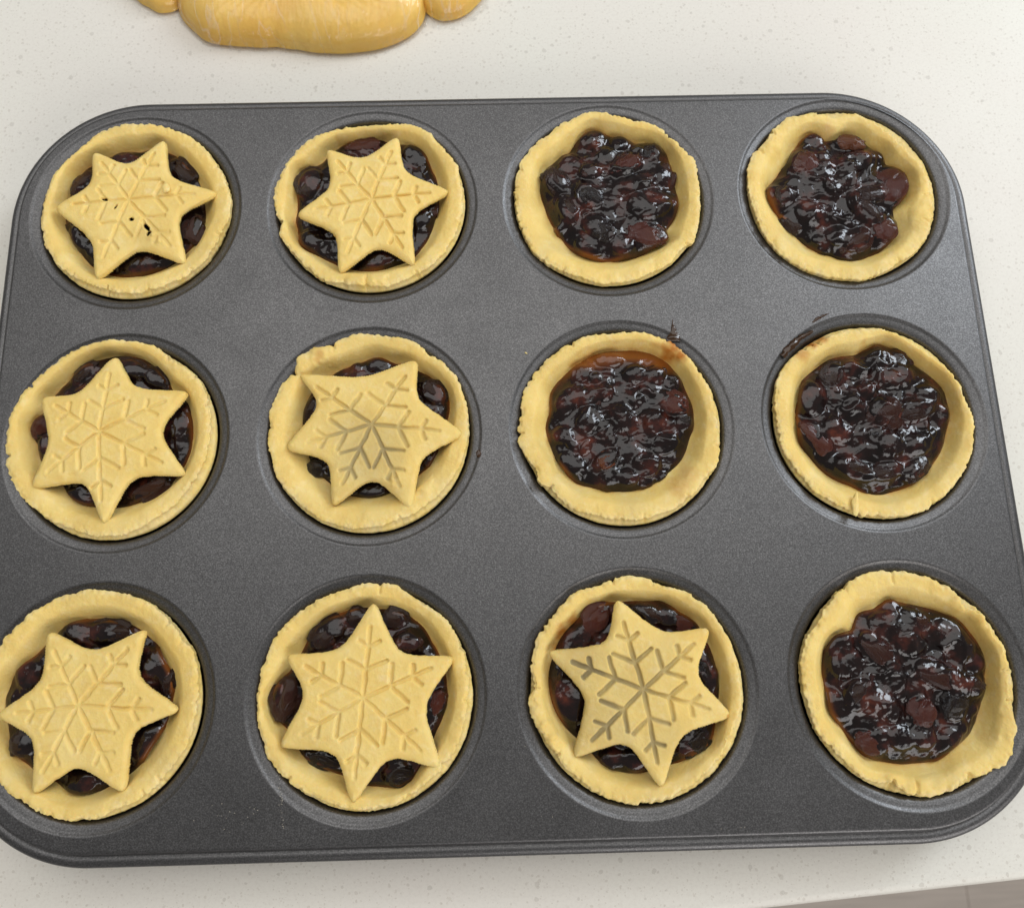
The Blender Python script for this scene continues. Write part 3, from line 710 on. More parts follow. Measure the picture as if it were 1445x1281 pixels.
def build_case(key, root):
    T = TRACE[key]
    seed = ord(key)
    N = 600
    th = 2 * np.pi * np.arange(N) / N
    ct, sn = np.cos(th), np.sin(th)
    circ = np.column_stack([ct, sn]) * 33
    ro = radial(T['out'], th, 1.6)
    rf = radial(T['fil'], th, 2.2)
    ro = np.where(ro > 34.8, 34.8 + (ro - 34.8) * 0.45, ro)
    ros = ro.copy()
    ro = ro + 0.22 * noise(circ, 4.0, seed) + 0.20 * noise(circ, 1.6, seed + 1) + 0.25 * noise(circ, 0.7, seed + 2)
    ragged = np.clip(noise(circ, 9, seed + 4) * 1.4 + 0.3, 0, 1)
    ro = ro - ragged * 0.7 * np.clip(noise(circ, 1.1, seed + 3), 0, 1)
    rf = np.minimum(rf, ros - 3.2)
    w = ros - rf
    wt = np.clip(0.48 * w, 1.4, 4.6)
    zr = 1.15 + 0.45 * noise(circ, 14, seed + 6) + 0.22 * noise(circ, 5, seed + 7)
    crack = np.zeros(N)
    crack_in = []
    for deg, dep, wid, run in CRACKS[key]:
        wid *= 0.55
        jag = 0.010 * noise(np.column_stack([th * 0 + run * 9, th * 0, th * 0]), 1, seed)
        d = (np.degrees(th) - deg + 180) % 360 - 180
        arc = np.radians(d) * 33
        wid *= 1.5
        dep *= 0.75
        g = np.exp(-(np.abs(arc + 0.25 * noise(circ, 0.8, seed + 40)) / wid) ** 1.3)
        crack = np.maximum(crack, dep * g)
        crack_in.append((arc, wid, run, dep))
    ro_c = ro - crack
    rings = []           # (radius array, z array, crack fraction)
    outer = [(-6.5, -13.5), (-3.2, -6.0), (-2.0, -3.2), (-1.25, -1.8), (-0.62, -0.9), (-0.20, -0.25), (0.0, 0.25), (-0.03, 0.6), (-0.22, 0.9)]
    for o, z in outer:
        zz = np.full(N, z) + (zr - 1.15) * (z > -1)
        r = ro_c + o
        if z < -0.5:
            wl = well_wall(z) - 0.25
            k = smooth01((-z - 0.35) / 1.1)
            r = np.minimum(r, wl) * (1 - k) + np.minimum(wl, np.maximum(r + 1.2, wl - 0.6)) * k
        rings.append((r, zz, 0.0))
    # over the rim
    for k in range(12):
        s = k / 11
        e = (1 - smooth01(s / 0.55))
        r = ros - 0.5 - (wt - 0.5) * s + (ro_c - ros) * e
        z = zr * (1 - 0.22 * np.exp(-s * 9)) - 0.55 * s ** 2.2
        rings.append((r, z, s * 0.6))
    z0 = rings[-1][1]
    r0 = ros - wt
    for k in range(1, 20):
        s = k / 19
        f = 0.30 * s + 0.70 * s * s * (3 - 2 * s)
        rings.append((r0 + (rf - r0) * s, z0 + (-4.5 - z0) * f, 0.6 + 0.4 * s))
    rings.append((rf - 1.6, np.full(N, -6.0), 2)); rings.append((rf - 6, np.full(N, -8.0), 2)); rings.append((rf * 0.3, np.full(N, -9.0), 2))
    V = []
    dry = []
    rough = {'L': 2.0, 'D': 1.4, 'J': 1.4, 'K': 1.5, 'I': 1.2}.get(key, 1.1)
    for r, z, s in rings:
        dry.append(np.full(N, max(0.0, 1 - s * 5)))
        p = np.column_stack([r * ct, r * sn, z])
        if s < 2:
            edge = max(0.0, 1 - s * 3)
            d = 0.16 * rough * noise(p, 3.0, seed + 11) + (0.055 + 0.11 * edge * rough) * noise(p, 1.1, seed + 12) + (0.02 + 0.06 * edge) * noise(p, 0.55, seed + 13)
            for arc, wid, run, dep in crack_in:
                wob = arc + 0.5 * noise(np.column_stack([r, arc * 0 + dep * 31]), 1.7, seed + 3)
                amt = (1.0 - smooth01((s - run * 0.55) / 0.2)) * min(1.0, dep)
                p[:, 2] -= 0.75 * amt * np.exp(-(wob / 0.42) ** 2) * (z > -1.2)
            for bx, by, br, bh in BULGES.get(key, []):
                q = np.hypot(p[:, 0] - bx, p[:, 1] - by) / br * (1 + 0.25 * noise(p, 1.8, seed + 44))
                if s < 0.9 and z.max() > -0.5:
                    p[:, 2] += bh * np.where(q < 1.25, (1 - (q / 1.25) ** 2) ** 0.8 if False else smooth01((1.3 - q) / 0.75), 0)
            p[:, 2] += d
            p[:, 0] += ct * d * 0.5; p[:, 1] += sn * d * 0.5
        V.append(p)
    nr = len(V)
    V = np.concatenate(V)
    rad = np.hypot(V[:, 0], V[:, 1])
    stain = np.zeros(len(V))
    # syrup soaked in just where the filling touches the case
    edge_d = rad - np.tile(rf, nr)
    stain = np.maximum(stain, 0.75 * np.exp(-np.clip(edge_d, 0, 9) / 0.7) * (0.6 + 0.6 * noise(V, 5, seed + 21)))
    for x, y, r, s in STAINS.get(key, []):
        d = np.hypot(V[:, 0] - x, V[:, 1] - y) / r * (1 + 0.35 * noise(V, 2.5, seed + 22))
        stain = np.maximum(stain, s * smooth01(1.3 - d))
    smudge = np.clip(0.10 + 0.35 * noise(V, 8, seed + 31), 0, 1) * 0.35
    V[:, 2] += ZB
    faces = ring_faces(nr, N)
    V = np.concatenate([V, [[0, 0, ZB - 9]]])
    b0 = (nr - 1) * N
    tri = np.stack([b0 + np.arange(N), np.full(N, len(V) - 1), b0 + (np.arange(N) + 1) % N], 1)
    me = mesh_np('pastry_case', V / 1000, [faces[:, ::-1], tri[:, ::-1]], M_PASTRY,
                 attrs={'stain': np.append(np.clip(stain, 0, 1), 0), 'smudge': np.append(smudge, 0), 'dry': np.append(np.concatenate(dry) * np.clip(0.5 + noise(V[:-1], 3.0, seed + 41), 0, 1), 0)})
    return link('pastry_case', me, root), rf


def build_filling(key, root, rf600, has_lid):
    T = TRACE[key]
    seed = ord(key) * 3
    rnd = random.Random(seed)
    N, K = 300, 84
    th = 2 * np.pi * np.arange(N) / N
    rf = np.interp(th, 2 * np.pi * np.arange(600) / 600, rf600, period=2 * np.pi)
    u = np.linspace(0.004, 1.0, K) ** 0.75
    rr = u[:, None] * (rf + 0.55)[None, :]
    X = (rr * np.cos(th)).ravel(); Y = (rr * np.sin(th)).ravel()
    U = np.repeat(u, N)
    xy = np.column_stack([X, Y])
    heap = {'C': 2.8, 'D': 2.8}.get(key, 1.5)
    zl = -3.4 if not has_lid else -3.7
    edge = 2.6 if key in 'CD' else 1.5
    base = zl + heap * (1 - U ** 3) - edge * U ** 16
    base += 0.30 * fbm(xy, 5.5, seed, 2)
    fruits = [tuple(f) for f in T['fruit']]
    # extra lumps of fruit that stay under the syrup
    lumps = []
    for _ in range(22):
        a = rnd.uniform(0, 2 * np.pi)
        r = math.sqrt(rnd.random()) * 25
        lumps.append((r * math.cos(a), r * math.sin(a), rnd.uniform(1.4, 3.4), rnd.uniform(1.0, 1.9), rnd.uniform(0, 180)))
    z = base.copy()

    def basez(x, y):
        return float(base[np.argmin((X - x) ** 2 + (Y - y) ** 2)])

    def smax(a, b, k):
        h = np.clip(0.5 + 0.5 * (b - a) / k, 0, 1)
        return a * (1 - h) + b * h + k * h * (1 - h)

    def add(x, y, a, b, ang, top, zc, soft=1.0):
        nonlocal z
        c, s = math.cos(math.radians(ang)), math.sin(math.radians(ang))
        dx, dy = X - x, Y - y
        q = np.sqrt(((dx * c + dy * s) / a) ** 2 + ((-dx * s + dy * c) / b) ** 2)
        e = np.where(q < 1, zc + top * np.sqrt(np.clip(1 - q * q, 0, 1)), zc - (q - 1) * 4)
        z = smax(z, e, soft)

    for x, y, a, b, ang in lumps:
        add(x, y, a, b, ang, b * 0.55, basez(x, y) - 0.2)
    placed = []
    for x, y, a, b, ang, kind in fruits:
        zc = basez(x, y) + (0.55 if kind in 'ra' and not has_lid else 0.10) + rnd.uniform(-0.25, 0.35)
        cz = b * 0.52
        if has_lid:
            cz = min(cz, max(0.8, 0.75 - zc))
        add(x, y, a * 1.04, b * 1.04, ang, cz * (0.8 if kind == 'k' else 1.0 if kind == 'b' else 0.88 if kind == 'm' else 0.45), zc, 1.7 if kind == 'k' else 1.2 if kind in 'bm' else 0.7)
        if kind in 'mra' or rnd.random() < (0.15 if kind == 'k' else 0.7):
            placed.append((x, y, a, b, ang, kind, zc, cz))
    wq = xy + 1.6 * np.column_stack([noise(xy, 4.0, seed + 30), noise(xy, 4.0, seed + 31)])
    fold = 1.0 * (0.62 - np.abs(noise(wq, 7.5, seed + 8))) + 0.45 * noise(xy, 4.5, seed + 14) + 0.34 * (0.6 - np.abs(noise(wq, 3.4, seed + 9))) + 0.13 * noise(wq, 1.7, seed + 1)
    z = z + fold * (1 - U ** 8) * (0.95 if has_lid else 1.1) + 0.05 * noise(xy, 0.8, seed + 2)
    if has_lid:
        z = np.where(z > -0.4, -0.4 + 0.5 * np.tanh((z + 0.4) / 0.5), z)
    z = np.where(U > 0.985, z - 0.8, z)
    thin = np.clip(smooth01((U - 0.93) / 0.07) * (0.35 + 0.8 * noise(xy, 7, seed + 5)), 0, 0.8)
    if key == 'G':      # a thin amber film of syrup runs up the back of this case
        thin = np.maximum(thin, 0.85 * smooth01((Y - 17.5 + 2.5 * noise(xy, 6, 77)) / 5.0) * smooth01((U - 0.70) / 0.2))
    V = np.column_stack([X, Y, z + ZB])
    faces = ring_faces(K, N)
    V = np.concatenate([V, [[0, 0, z[:N].mean() + ZB]]])
    tri = np.stack([np.arange(N), (np.arange(N) + 1) % N, np.full(N, len(V) - 1)], 1)
    me = mesh_np('filling', V / 1000, [faces, tri], M_JAM, attrs={'thin': np.append(thin, 0)})
    fo = link('filling', me, root)
    for x, y, a, b, ang, kind, zc, cz in placed:
        o = link(FRUIT_NAME[kind], rnd.choice(FRUIT_MESH[kind]), fo, (x / 1000, y / 1000, (zc + ZB) / 1000))
        o.scale = (a / 1000, b / 1000, cz / 1000)
        o.rotation_euler = (math.radians(rnd.uniform(-7, 7)), math.radians(rnd.uniform(-7, 7)), math.radians(ang))
    return fo


def star_outline(T, M):
    tip, val = np.array(T['tip']), np.array(T['val'])
    c = np.array(T['cen'][0])
    pts = []
    for i in range(6):
        a, b = tip[i], tip[(i + 1) % 6]
        a = a + (a - c) / np.hypot(*(a - c)) * 2.2
        b = b + (b - c) / np.hypot(*(b - c)) * 2.2
        v = val[i]
        v = v - (v - c) / np.hypot(*(v - c)) * 1.05
        q = 2 * v - 0.5 * (a + b)
        # a parabola blended with straight flanks: concave sides, pointed arms
        for t in np.linspace(0, 1, 120, endpoint=False):
            par = (1 - t) ** 2 * a + 2 * t * (1 - t) * q + t * t * b
            lin = a + (v - a) * 2 * t if t < .5 else v + (b - v) * (2 * t - 1)
            pts.append(0.15 * par + 0.85 * lin)
    p = np.array(pts)
    d = np.hypot(*(np.roll(p, -1, 0) - p).T)
    s = np.concatenate([[0], np.cumsum(d)])
    L = s[-1]
    q = np.arange(2400) / 2400 * L
    pp = np.vstack([p, p[:1]])
    p = np.column_stack([np.interp(q, s, pp[:, 0]), np.interp(q, s, pp[:, 1])])
    sig = 2.9 / (L / 2400)
    k = np.arange(-int(3.5 * sig), int(3.5 * sig) + 1)
    g = np.exp(-0.5 * (k / sig) ** 2); g /= g.sum()
    p = sum(w * np.roll(p, kk, 0) for w, kk in zip(g, k))
    idx = (np.arange(M) * 2400 / M).astype(int)
    return p[idx]


def seg_dist(P, a, b):
    ab = b - a
    t = np.clip(((P - a) @ ab) / (ab @ ab), 0, 1)
    d = P - a - t[:, None] * ab
    return np.hypot(d[:, 0], d[:, 1])


LID = {   # groove depth, groove half width, tilt x, tilt y, smudge spots, holes
    'A': dict(dep=0.62, hw=0.72, holes=[(-9.7, 3.3, 0.85, 0.34, -10), (-5.6, 0.0, 0.65, 0.3, 60), (0.1, -4.7, 0.6, 0.48, 0), (5.3, -7.6, 1.6, 0.5, -55), (6.3, -10.2, 0.9, .3, 60)], sm=[(6, -12, 6, .35), (-14, 14, 5, .15)], lumps=[(7.6, -11.5, 2.4, 0.6), (10.5, -13, 2.0, 0.5), (-10.5, 5.0, 1.8, .35)]),
    'B': dict(dep=0.72, hw=0.74, sm=[]),
    'E': dict(dep=0.72, hw=0.72, sm=[]),
    'F': dict(dep=0.66, hw=0.74, gs=0.5, sm=[(0, -8, 15, 0.62), (6, -17, 8, .45), (-3, 0, 12, .50)], lumps=[(8.5, -16.5, 2.6, 0.7)]),
    'I': dict(dep=0.70, hw=0.74, sm=[]),
    'J': dict(dep=0.76, hw=0.74, sm=[(-17, -11, 6, .22)]),
    'K': dict(dep=0.80, hw=0.74, gs=0.72, sm=[(-17, 9, 12, 0.62), (-12, -10, 13, 0.55), (-2, 2, 12, .40), (6, -14, 9, .45), (6, 9, 8, .3)], soak=True),
}


def build_lid(key, root):
    T = TRACE[key]
    L = LID[key]
    seed = ord(key) * 7
    M = 500
    c = np.array(T['cen'][0])
    bd = star_outline(T, M)
    bd = bd + (bd - c) / np.hypot(*(bd - c).T)[:, None] * (0.10 * noise(bd, 1.3, seed) + 0.10 * noise(bd, 3.5, seed + 1))[:, None]
    u = np.concatenate([np.linspace(0.006, 0.93, 72), np.linspace(0.935, 1.0, 15)])
    P = (c + u[:, None, None] * (bd - c)[None]).reshape(-1, 2)
    # distance to the cut edge
    ed = np.full(len(P), 99.0)
    sub = bd[::2]
    for i in range(0, len(P), 6000):
        q = P[i:i + 6000]
        ed[i:i + 6000] = np.sqrt(((q[:, None, :] - sub[None]) ** 2).sum(2)).min(1)
    # pressed snowflake
    tip = np.array(T['tip'])
    arm = tip - c
    segs = []
    for i in range(6):
        a = arm[i]; l, r = arm[(i + 5) % 6], arm[(i + 1) % 6]
        segs.append((c, c + a * 0.76))
        for k, ln in ((0.30, 0.235), (0.55, 0.125)):
            for nb in (l, r):
                segs.append((c + a * k, c + a * k + nb * ln))
    gd = np.full(len(P), 99.0)
    wob = P + 0.18 * np.column_stack([noise(P, 2.5, seed + 2), noise(P, 2.5, seed + 3)])
    for a, b in segs:
        gd = np.minimum(gd, seg_dist(wob, a, b))
    r = np.hypot(*(P - c).T)
    dep = 1.15 * L['dep'] * (0.85 + 0.35 * noise(P, 9, seed + 4))
    fade = 1 - 0.45 * smooth01((r / 27 - 0.62) / 0.3)
    groove = dep * fade * (1 - smooth01((gd / L['hw'] - 0.30) / 0.95))
    # dough swells a little beside each groove
    swell = 0.07 * np.exp(-((gd - 1.2) / 0.7) ** 2)
    TH = 2.3
    bow = 0.65 + 0.35 * noise(P, 22, seed + 5) - 0.0006 * r * r
    zt_ = bow + TH
    rd = 1.7
    e = np.clip(ed / rd, 0, 1)
    zt_ = zt_ - 1.2 * (1 - np.sqrt(np.clip(1 - (1 - e) ** 2, 0, 1))) - 0.35 * np.exp(-ed / 2.2)
    z = zt_ - groove + swell + 0.07 * noise(P, 4, seed + 6) + 0.035 * noise(P, 1.3, seed + 7)
    smudge = np.clip(0.06 + 0.25 * noise(P, 7, seed + 8), 0, 1) * 0.25
    for x, y, rad, s in L['sm']:
        d = np.hypot(P[:, 0] - x, P[:, 1] - y) / rad * (1 + 0.3 * noise(P, 5, seed + 9))
        smudge = np.maximum(smudge, s * smooth01(1.25 - d))
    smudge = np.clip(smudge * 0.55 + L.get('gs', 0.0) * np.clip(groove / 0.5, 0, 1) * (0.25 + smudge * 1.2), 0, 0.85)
    stain = np.zeros(len(P))
    if L.get('soak'):
        sk = np.array([-20, 10])
        stain = 0.0 * stain
        for x, y, rad, s in ((26.3, -8.2, 0.8, 0.7),):
            stain = np.maximum(stain, s * smooth01(1.3 - np.hypot(P[:, 0] - x, P[:, 1] - y) / rad))
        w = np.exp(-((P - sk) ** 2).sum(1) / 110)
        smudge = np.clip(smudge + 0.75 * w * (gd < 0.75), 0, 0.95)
    for x, y, rad, h in L.get('lumps', []):
        d = np.hypot(P[:, 0] - x, P[:, 1] - y) / rad
        z += h * smooth01(1 - d) * (0.6 + 0.8 * noise(P, 1.0, seed + 12))
    kill = np.zeros(len(P), bool)
    for x, y, a, b, ang in L.get('holes', []):
        cc, ss = math.cos(math.radians(ang)), math.sin(math.radians(ang))
        dx, dy = P[:, 0] - x, P[:, 1] - y
        q = np.hypot((dx * cc + dy * ss) / a, (-dx * ss + dy * cc) / b) * (1 + 0.3 * noise(P, 0.8, seed + 13))
        kill |= q < 1
        z -= 1.5 * np.exp(-np.clip(q - 1, 0, 9) / 0.35) * (q < 4)
        z += 0.16 * np.exp(-((q - 1.9) / 0.5) ** 2)
    nr = len(u)
    top = np.column_stack([P, z])
    # side wall, then the underside
    out = (bd - c) / np.hypot(*(bd - c).T)[:, None]
    zedge = z[-M:]
    rings = [top]
    for k, (o, dz) in enumerate(((0.12, -0.4), (0.18, -0.75), (0.12, -1.1), (-0.1, -1.4), (-0.9, -1.55), (-4, -1.45))):
        q = bd + out * (o + 0.22 * noise(np.column_stack([bd, np.full(M, k * 0.6)]), 0.9, seed + 15))[:, None]
        rings.append(np.column_stack([q, zedge + dz]))
    V = np.concatenate(rings)
    nr2 = nr + 6
    faces = ring_faces(nr2, M)
    dead = np.concatenate([kill, np.zeros(6 * M, bool)])
    faces = faces[~dead[faces].any(1)]
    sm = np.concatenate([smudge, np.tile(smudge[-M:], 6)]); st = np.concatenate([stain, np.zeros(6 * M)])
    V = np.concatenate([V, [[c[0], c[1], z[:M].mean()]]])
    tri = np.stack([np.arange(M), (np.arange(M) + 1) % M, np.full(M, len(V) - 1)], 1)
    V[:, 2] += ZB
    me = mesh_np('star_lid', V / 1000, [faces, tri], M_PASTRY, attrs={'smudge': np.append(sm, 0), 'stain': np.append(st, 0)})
    return link('star_lid', me, root)


def blob(name, size, seed, mat, flat=0.5, rough=0.25, lod=3):
    v = (ICO_V if lod == 4 else ICO3_V).copy()
    f = ICO_F if lod == 4 else ICO3_F
    d = 1 + rough * noise(v * 10, 8, seed) + rough * 0.5 * noise(v * 10, 3.5, seed + 1)
    v = v * d[:, None] * np.array(size)
    me = mesh_np(name, v / 1000, f, mat, attrs={'stain': np.zeros(len(v)), 'dry': np.full(len(v), 0.4), 'smudge': np.zeros(len(v))} if mat == M_PASTRY else None)
    return me


GL, GO = 'mince pies topped with snowflake stars', 'open mince pies without lids'
PIES = {
    'A': 'raw mince pie in the far left corner, its snowflake star torn with small holes',
    'B': 'raw star-topped mince pie in the far row, its case split at the near edge',
    'C': 'open mince pie in the far row with a red fruit piece low right',
    'D': 'open mince pie in the far right corner, heaped filling in a crooked ragged case',
    'E': 'star-topped mince pie at the left end of the middle row, one star point straight up',
    'F': 'star-topped mince pie in the middle row, star greyish, case lumpy and patched',
    'G': 'open mince pie in the middle row with amber syrup running over its rim',
    'H': 'open mince pie, right of middle row, a pale flake on its rim',
    'I': 'star-topped mince pie in the near left corner, cut by the edge of the picture',
    'J': 'star-topped mince pie in the near row, its golden star pointing straight up',
    'K': 'star-topped mince pie in the near row with a dark syrup stain on one star point',
    'L': 'open mince pie in the near right corner with a deeply cracked jagged case',
}
for i, key in enumerate('ABCDEFGHIJKL'):
    r, c = divmod(i, 4)
    lid = 'tip' in TRACE[key]
    root = empty('mince_pie', ((c - 1.5) * PITCH / 1000, (1 - r) * PITCH / 1000, ZT - ZB / 1000))
    tag(root, PIES[key], 'mince pie', GL if lid else GO)
    case, rf = build_case(key, root)
    build_filling(key, root, rf, lid)
    if lid:
        lo = build_lid(key, root)
        if key == 'A':
            lo['label'] = 'torn snowflake star lid with small dark holes'
        if key == 'K':
            lo['label'] = 'snowflake star lid with a dark syrup stain on one point'

# ------------------------------------------------------------------ crumbs, drips, smears
def piece(name, cat, label, x, y, z, size, rot, seed, mat, rough=0.35, group=None):
    o = link(name, blob(name, size, seed, mat, rough=rough), None, (x / 1000, y / 1000, ZT + z / 1000))
    o.rotation_euler[2] = math.radians(rot)
    return tag(o, label, cat, group)


piece('pastry_flake', 'pastry flake', 'pale upright flake of dough on the near rim of the right-hand middle pie', 112.8, -27.4, 1.9, (1.2, 3.5, 0.5), -12, 3, M_PASTRY)
piece('pastry_crumb', 'crumb', 'small dough crumb lying on the right arm of the torn star', -111.3, 88.2, 3.6, (1.2, 1.6, 0.6), 10, 4, M_PASTRY)
piece('pastry_flake', 'pastry flake', 'ragged scrap of dough at the back edge of the far right corner pie', 114.9, 111.6, 0.7, (2.4, 1.5, 0.4), 20, 8, M_PASTRY, 0.5)
piece('pastry_crumb', 'crumb', 'tiny pale crumb on bare metal left of the syrup-stained open pie', 10.7, 26.0, 0.1, (0.55, 0.22, 0.18), -30, 6, M_PASTRY)
mj, nt, p = new_mat('sticky_dark_syrup')
p.inputs['Base Color'].default_value = (0.040, 0.018, 0.007, 1)
p.inputs['Roughness'].default_value = 0.14
p.inputs['Specular IOR Level'].default_value = 0.45
M_SYRUP = mj


def smear(name, cat, label, pts, seed):
    """flat sticky streak along pts (x, y, half width) in mm on the tray's sheet"""
    V, F = [], []
    n, m = 24, 7
    P = np.array(pts, float)
    t = np.linspace(0, len(P) - 1, n)
    C = np.column_stack([np.interp(t, np.arange(len(P)), P[:, k]) for k in range(3)])
    tan = np.gradient(C[:, :2], axis=0)
    tan /= np.hypot(*tan.T)[:, None]
    for i in range(n):
        nx, ny = -tan[i, 1], tan[i, 0]
        for k in range(m):
            s = k / (m - 1) * 2 - 1
            hw = C[i, 2] * (1 + 0.5 * noise(np.array([[i * 0.9, s * 2.0, seed]]), 1.3, seed)[0])
            px, py = C[i, 0] + nx * hw * s, C[i, 1] + ny * hw * s
            z = 0.05 + 0.55 * min(1.2, C[i, 2]) * (1 - s * s) * (0.7 + 0.5 * noise(np.array([[px, py]]), 1.2, seed)[0])
            if abs(s) > 0.99:
                z = -0.05
            V.append((px / 1000, py / 1000, ZT + z / 1000 + C[i, 2] * 0))
    for i in range(n - 1):
        for k in range(m - 1):
            F.append((i * m + k, i * m + k + 1, (i + 1) * m + k + 1, (i + 1) * m + k))
    return tag(link(name, mesh_np(name, V, np.array(F)[:, ::-1], M_SYRUP)), label, cat)


smear('syrup_drip', 'syrup drip', 'dark pointed drip of syrup behind the amber-stained pie rim', [(60.0, 28.6, 2.4), (60.2, 30.4, 2.2), (60.3, 32.2, 1.1), (60.2, 34.2, 0.6), (60.1, 36.4, 0.18)], 3)
smear('syrup_smear', 'syrup smear', 'dark sticky smear along the back left edge of the right-hand middle pie', [(95.4, 22.4, 0.9), (97.4, 24.6, 1.3), (100.2, 27.2, 1.0), (103.0, 29.2, 0.8), (106.6, 31.0, 0.35)], 8)
smear('syrup_smear', 'syrup smear', 'faint short brown streak on bare metal above the right-hand middle pie', [(106.8, 34.0, 0.3), (108.4, 35.2, 0.55), (110.6, 36.3, 0.45), (112.5, 37.0, 0.15)], 11)
piece('syrup_speck', 'syrup speck', 'single brown speck of syrup beside the greyish star pie', -5.6, -7.6, 0.1, (0.8, 1.3, 0.3), -10, 5, M_SYRUP, 0.3)

mc, nt, p = new_mat('dry_pastry_crumb')
p.inputs['Base Color'].default_value = (0.55, 0.50, 0.40, 1)
p.inputs['Roughness'].default_value = 0.8
rnd = random.Random(12)
V, F = [], []


def dust(x, y, s):
    q = ICO3_V[:12] if False else np.array([(1, 0, 0), (-1, 0, 0), (0, 1, 0), (0, -1, 0), (0, 0, 1), (0, 0, -1)], float)
    b0 = len(V)
    a = rnd.uniform(0, 3)
    for v in q:
        k = s * rnd.uniform(0.6, 1.3)
        V.append(((x + (v[0] * math.cos(a) - v[1] * math.sin(a)) * k) / 1000, (y + (v[0] * math.sin(a) + v[1] * math.cos(a)) * k * 0.6) / 1000, ZT + (0.05 + v[2] * k * 0.4) / 1000))
    for t in ((0, 2, 4), (2, 1, 4), (1, 3, 4), (3, 0, 4), (2, 0, 5), (1, 2, 5), (3, 1, 5), (0, 3, 5)):
        F.append([b0 + k for k in t])


for _ in range(26):
    t = rnd.random()
    dust(-66.2 + 1.6 * t + rnd.gauss(0, 0.25), -103 - 15 * t, rnd.uniform(0.08, 0.22))
for x, y, s, n in ((-84, -112, 3.5, 10), (-79, -116, 3, 6), (-72, -113, 3, 6), (68, -121, 3, 3), (20, -112, 14, 8), (-20, 40, 30, 10), (60, -45, 40, 8), (-60, 40, 12, 4)):
    for _ in range(n):
        x_, y_ = x + rnd.gauss(0, s), y + rnd.gauss(0, s * 0.5)
        if all(math.hypot(x_ - (c - 1.5) * PITCH, y_ - (1 - r) * PITCH) > 37.5 for c in range(4) for r in range(3)) and -122 < y_ < 119:
            dust(x_, y_, rnd.uniform(0.07, 0.2))
tag(link('crumb_dust', mesh_np('crumb_dust', V, np.array(F), mc, False)), 'scattered specks of pale crumb dust on the dark tray sheet', 'crumb dust', kind='stuff')


# ------------------------------------------------------------------ wrapped dough
def mat_dough():
    m, nt, p = new_mat('wrapped_golden_dough')
    b = NB(nt)
    c = b.ramp(b.noise(45, 4), [(0.25, (0.86, 0.51, 0.10)), (0.55, (0.89, 0.585, 0.14)), (0.8, (0.90, 0.65, 0.22))])
    b.l(c, p.inputs['Base Color'])
    p.inputs['Roughness'].default_value = 0.5
    p.inputs['Subsurface Weight'].default_value = 0.15
    p.inputs['Subsurface Radius'].default_value = (1.0, 0.5, 0.2)
    p.inputs['Subsurface Scale'].default_value = 0.003
    b.l(b.bump(b.noise(120, 3), 0.0012, 0.4), p.inputs['Normal'])
    return m


M_DOUGH = mat_dough()


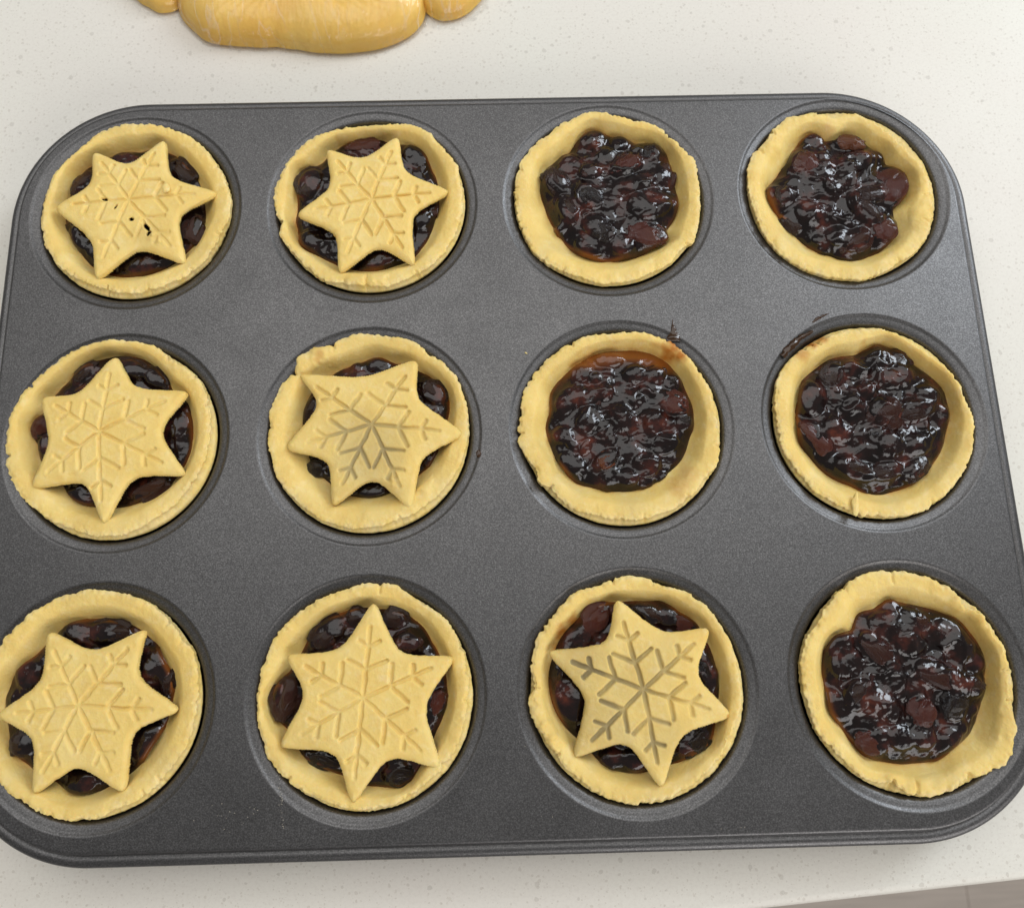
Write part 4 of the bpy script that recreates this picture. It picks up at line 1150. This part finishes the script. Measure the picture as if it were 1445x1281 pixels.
def slab(outline, height, seed, off=0.0, wrinkle=0.0, n=320, k=46, roundness=0.22, skirt=0.0):
    """a pillow-edged slab over a closed outline (mm) about its centroid; returns verts, faces"""
    o = np.array(outline, float)
    c = o.mean(0)
    th = 2 * np.pi * np.arange(n) / n
    r = radial(o - c, th, 2.4) + off
    u = np.concatenate([np.linspace(0.01, 0.8, k - 22), np.linspace(0.815, 1, 22)])
    V = []
    for t in u:
        p = np.column_stack([c[0] + r * t * np.cos(th), c[1] + r * t * np.sin(th)])
        inset = r * (1 - t)
        q = np.clip(inset / (height * 1.5), 0, 1)
        z = (height + off) * (roundness + (1 - roundness) * np.sqrt(np.clip(1 - (1 - q) ** 2, 0, 1)))
        z = z + 0.6 * noise(p, 18, seed) * q + 0.25 * noise(p, 7, seed + 1) * q
        if wrinkle:
            z = z + wrinkle * q * (1 - np.abs(noise(np.column_stack([th * 26, np.full(n, t * 3)]), 1.0, seed + 4))) ** 3
        V.append(np.column_stack([p, z]))
    last = V[-1]
    sk = [(0.6, 0.72), (0.75, 0.5), (0.35, 0.25), (-0.6, 0.06)]
    if skirt:
        sk = [(0.6, 0.72), (0.8, 0.45), (0.9, 0.2)]
    for o_, zf in sk:
        p = np.column_stack([c[0] + (r + o_) * np.cos(th), c[1] + (r + o_) * np.sin(th), np.maximum(0.15, last[:, 2] * zf)])
        V.append(p)
    if skirt:      # loose film lying crumpled on the worktop round the dough
        ex = skirt * (0.45 + 0.55 * np.abs(noise(np.column_stack([th * 9, th * 0]), 1.0, seed + 51)))
        for t in (0.25, 0.5, 0.75, 1.0):
            rr_ = r + 0.9 + ex * t
            zz = 0.2 + 0.4 * np.clip(noise(np.column_stack([th * 40, np.full(n, t * 2.0)]), 1.0, seed + 52), 0, 1) * (1 - abs(t - 0.6))
            V.append(np.column_stack([c[0] + rr_ * np.cos(th), c[1] + rr_ * np.sin(th), zz]))
    nr = len(V)
    V = np.concatenate(V)
    f = ring_faces(nr, n)
    V = np.concatenate([V, [[c[0], c[1], V[:n, 2].mean()]]])
    tri = np.stack([np.arange(n), (np.arange(n) + 1) % n, np.full(n, len(V) - 1)], 1)
    return V / 1000, [f, tri]


def build_dough():
    root = tag(empty('wrapped_dough', (-0.072, 0.21, 0)), 'flat golden slab of dough wrapped in cling film behind the tray', 'dough')
    main = [(-122.7, 184), (-121, 176.7), (-115.8, 170.8), (-109.8, 165.2), (-102, 164.0), (-94, 163.2), (-83, 162.9), (-74, 161.3), (-62.8, 159.3), (-51.7, 159.3), (-40.6, 161), (-30.5, 166), (-25.6, 172), (-24.6, 180),
            (-24, 200), (-27, 225), (-40, 246), (-62, 256), (-88, 255), (-110, 244), (-122, 222), (-125, 200)]
    left = [(-124.5, 181), (-127, 180.2), (-131, 180.2), (-135, 183), (-140, 187), (-147, 196), (-148, 210), (-142, 222), (-128, 224), (-124, 205)]
    right = [(-24.4, 178), (-22, 175.2), (-18.2, 173), (-13, 173.4), (-9, 175.2), (-5, 179), (-1, 186), (1, 198), (-2, 212), (-10, 222), (-22, 222), (-25, 200)]
    loc = (0.072, -0.2088, 0)
    for nm, ol, h, s in (('dough_slab', main, 11.5, 1), ('dough_lump', left, 7.5, 5), ('dough_lump', right, 8.0, 9)):
        v, f = slab(ol, h, s)
        link(nm, mesh_np(nm, v, f, M_DOUGH), root, loc)
        v, f = slab(ol, h, s, 0.55, 0.7 if h > 9 else 1.5, skirt=0.9 if h > 9 else 3.5)
        link('cling_film', mesh_np('cling_film', v, f, M_FILM), root, loc)


build_dough()
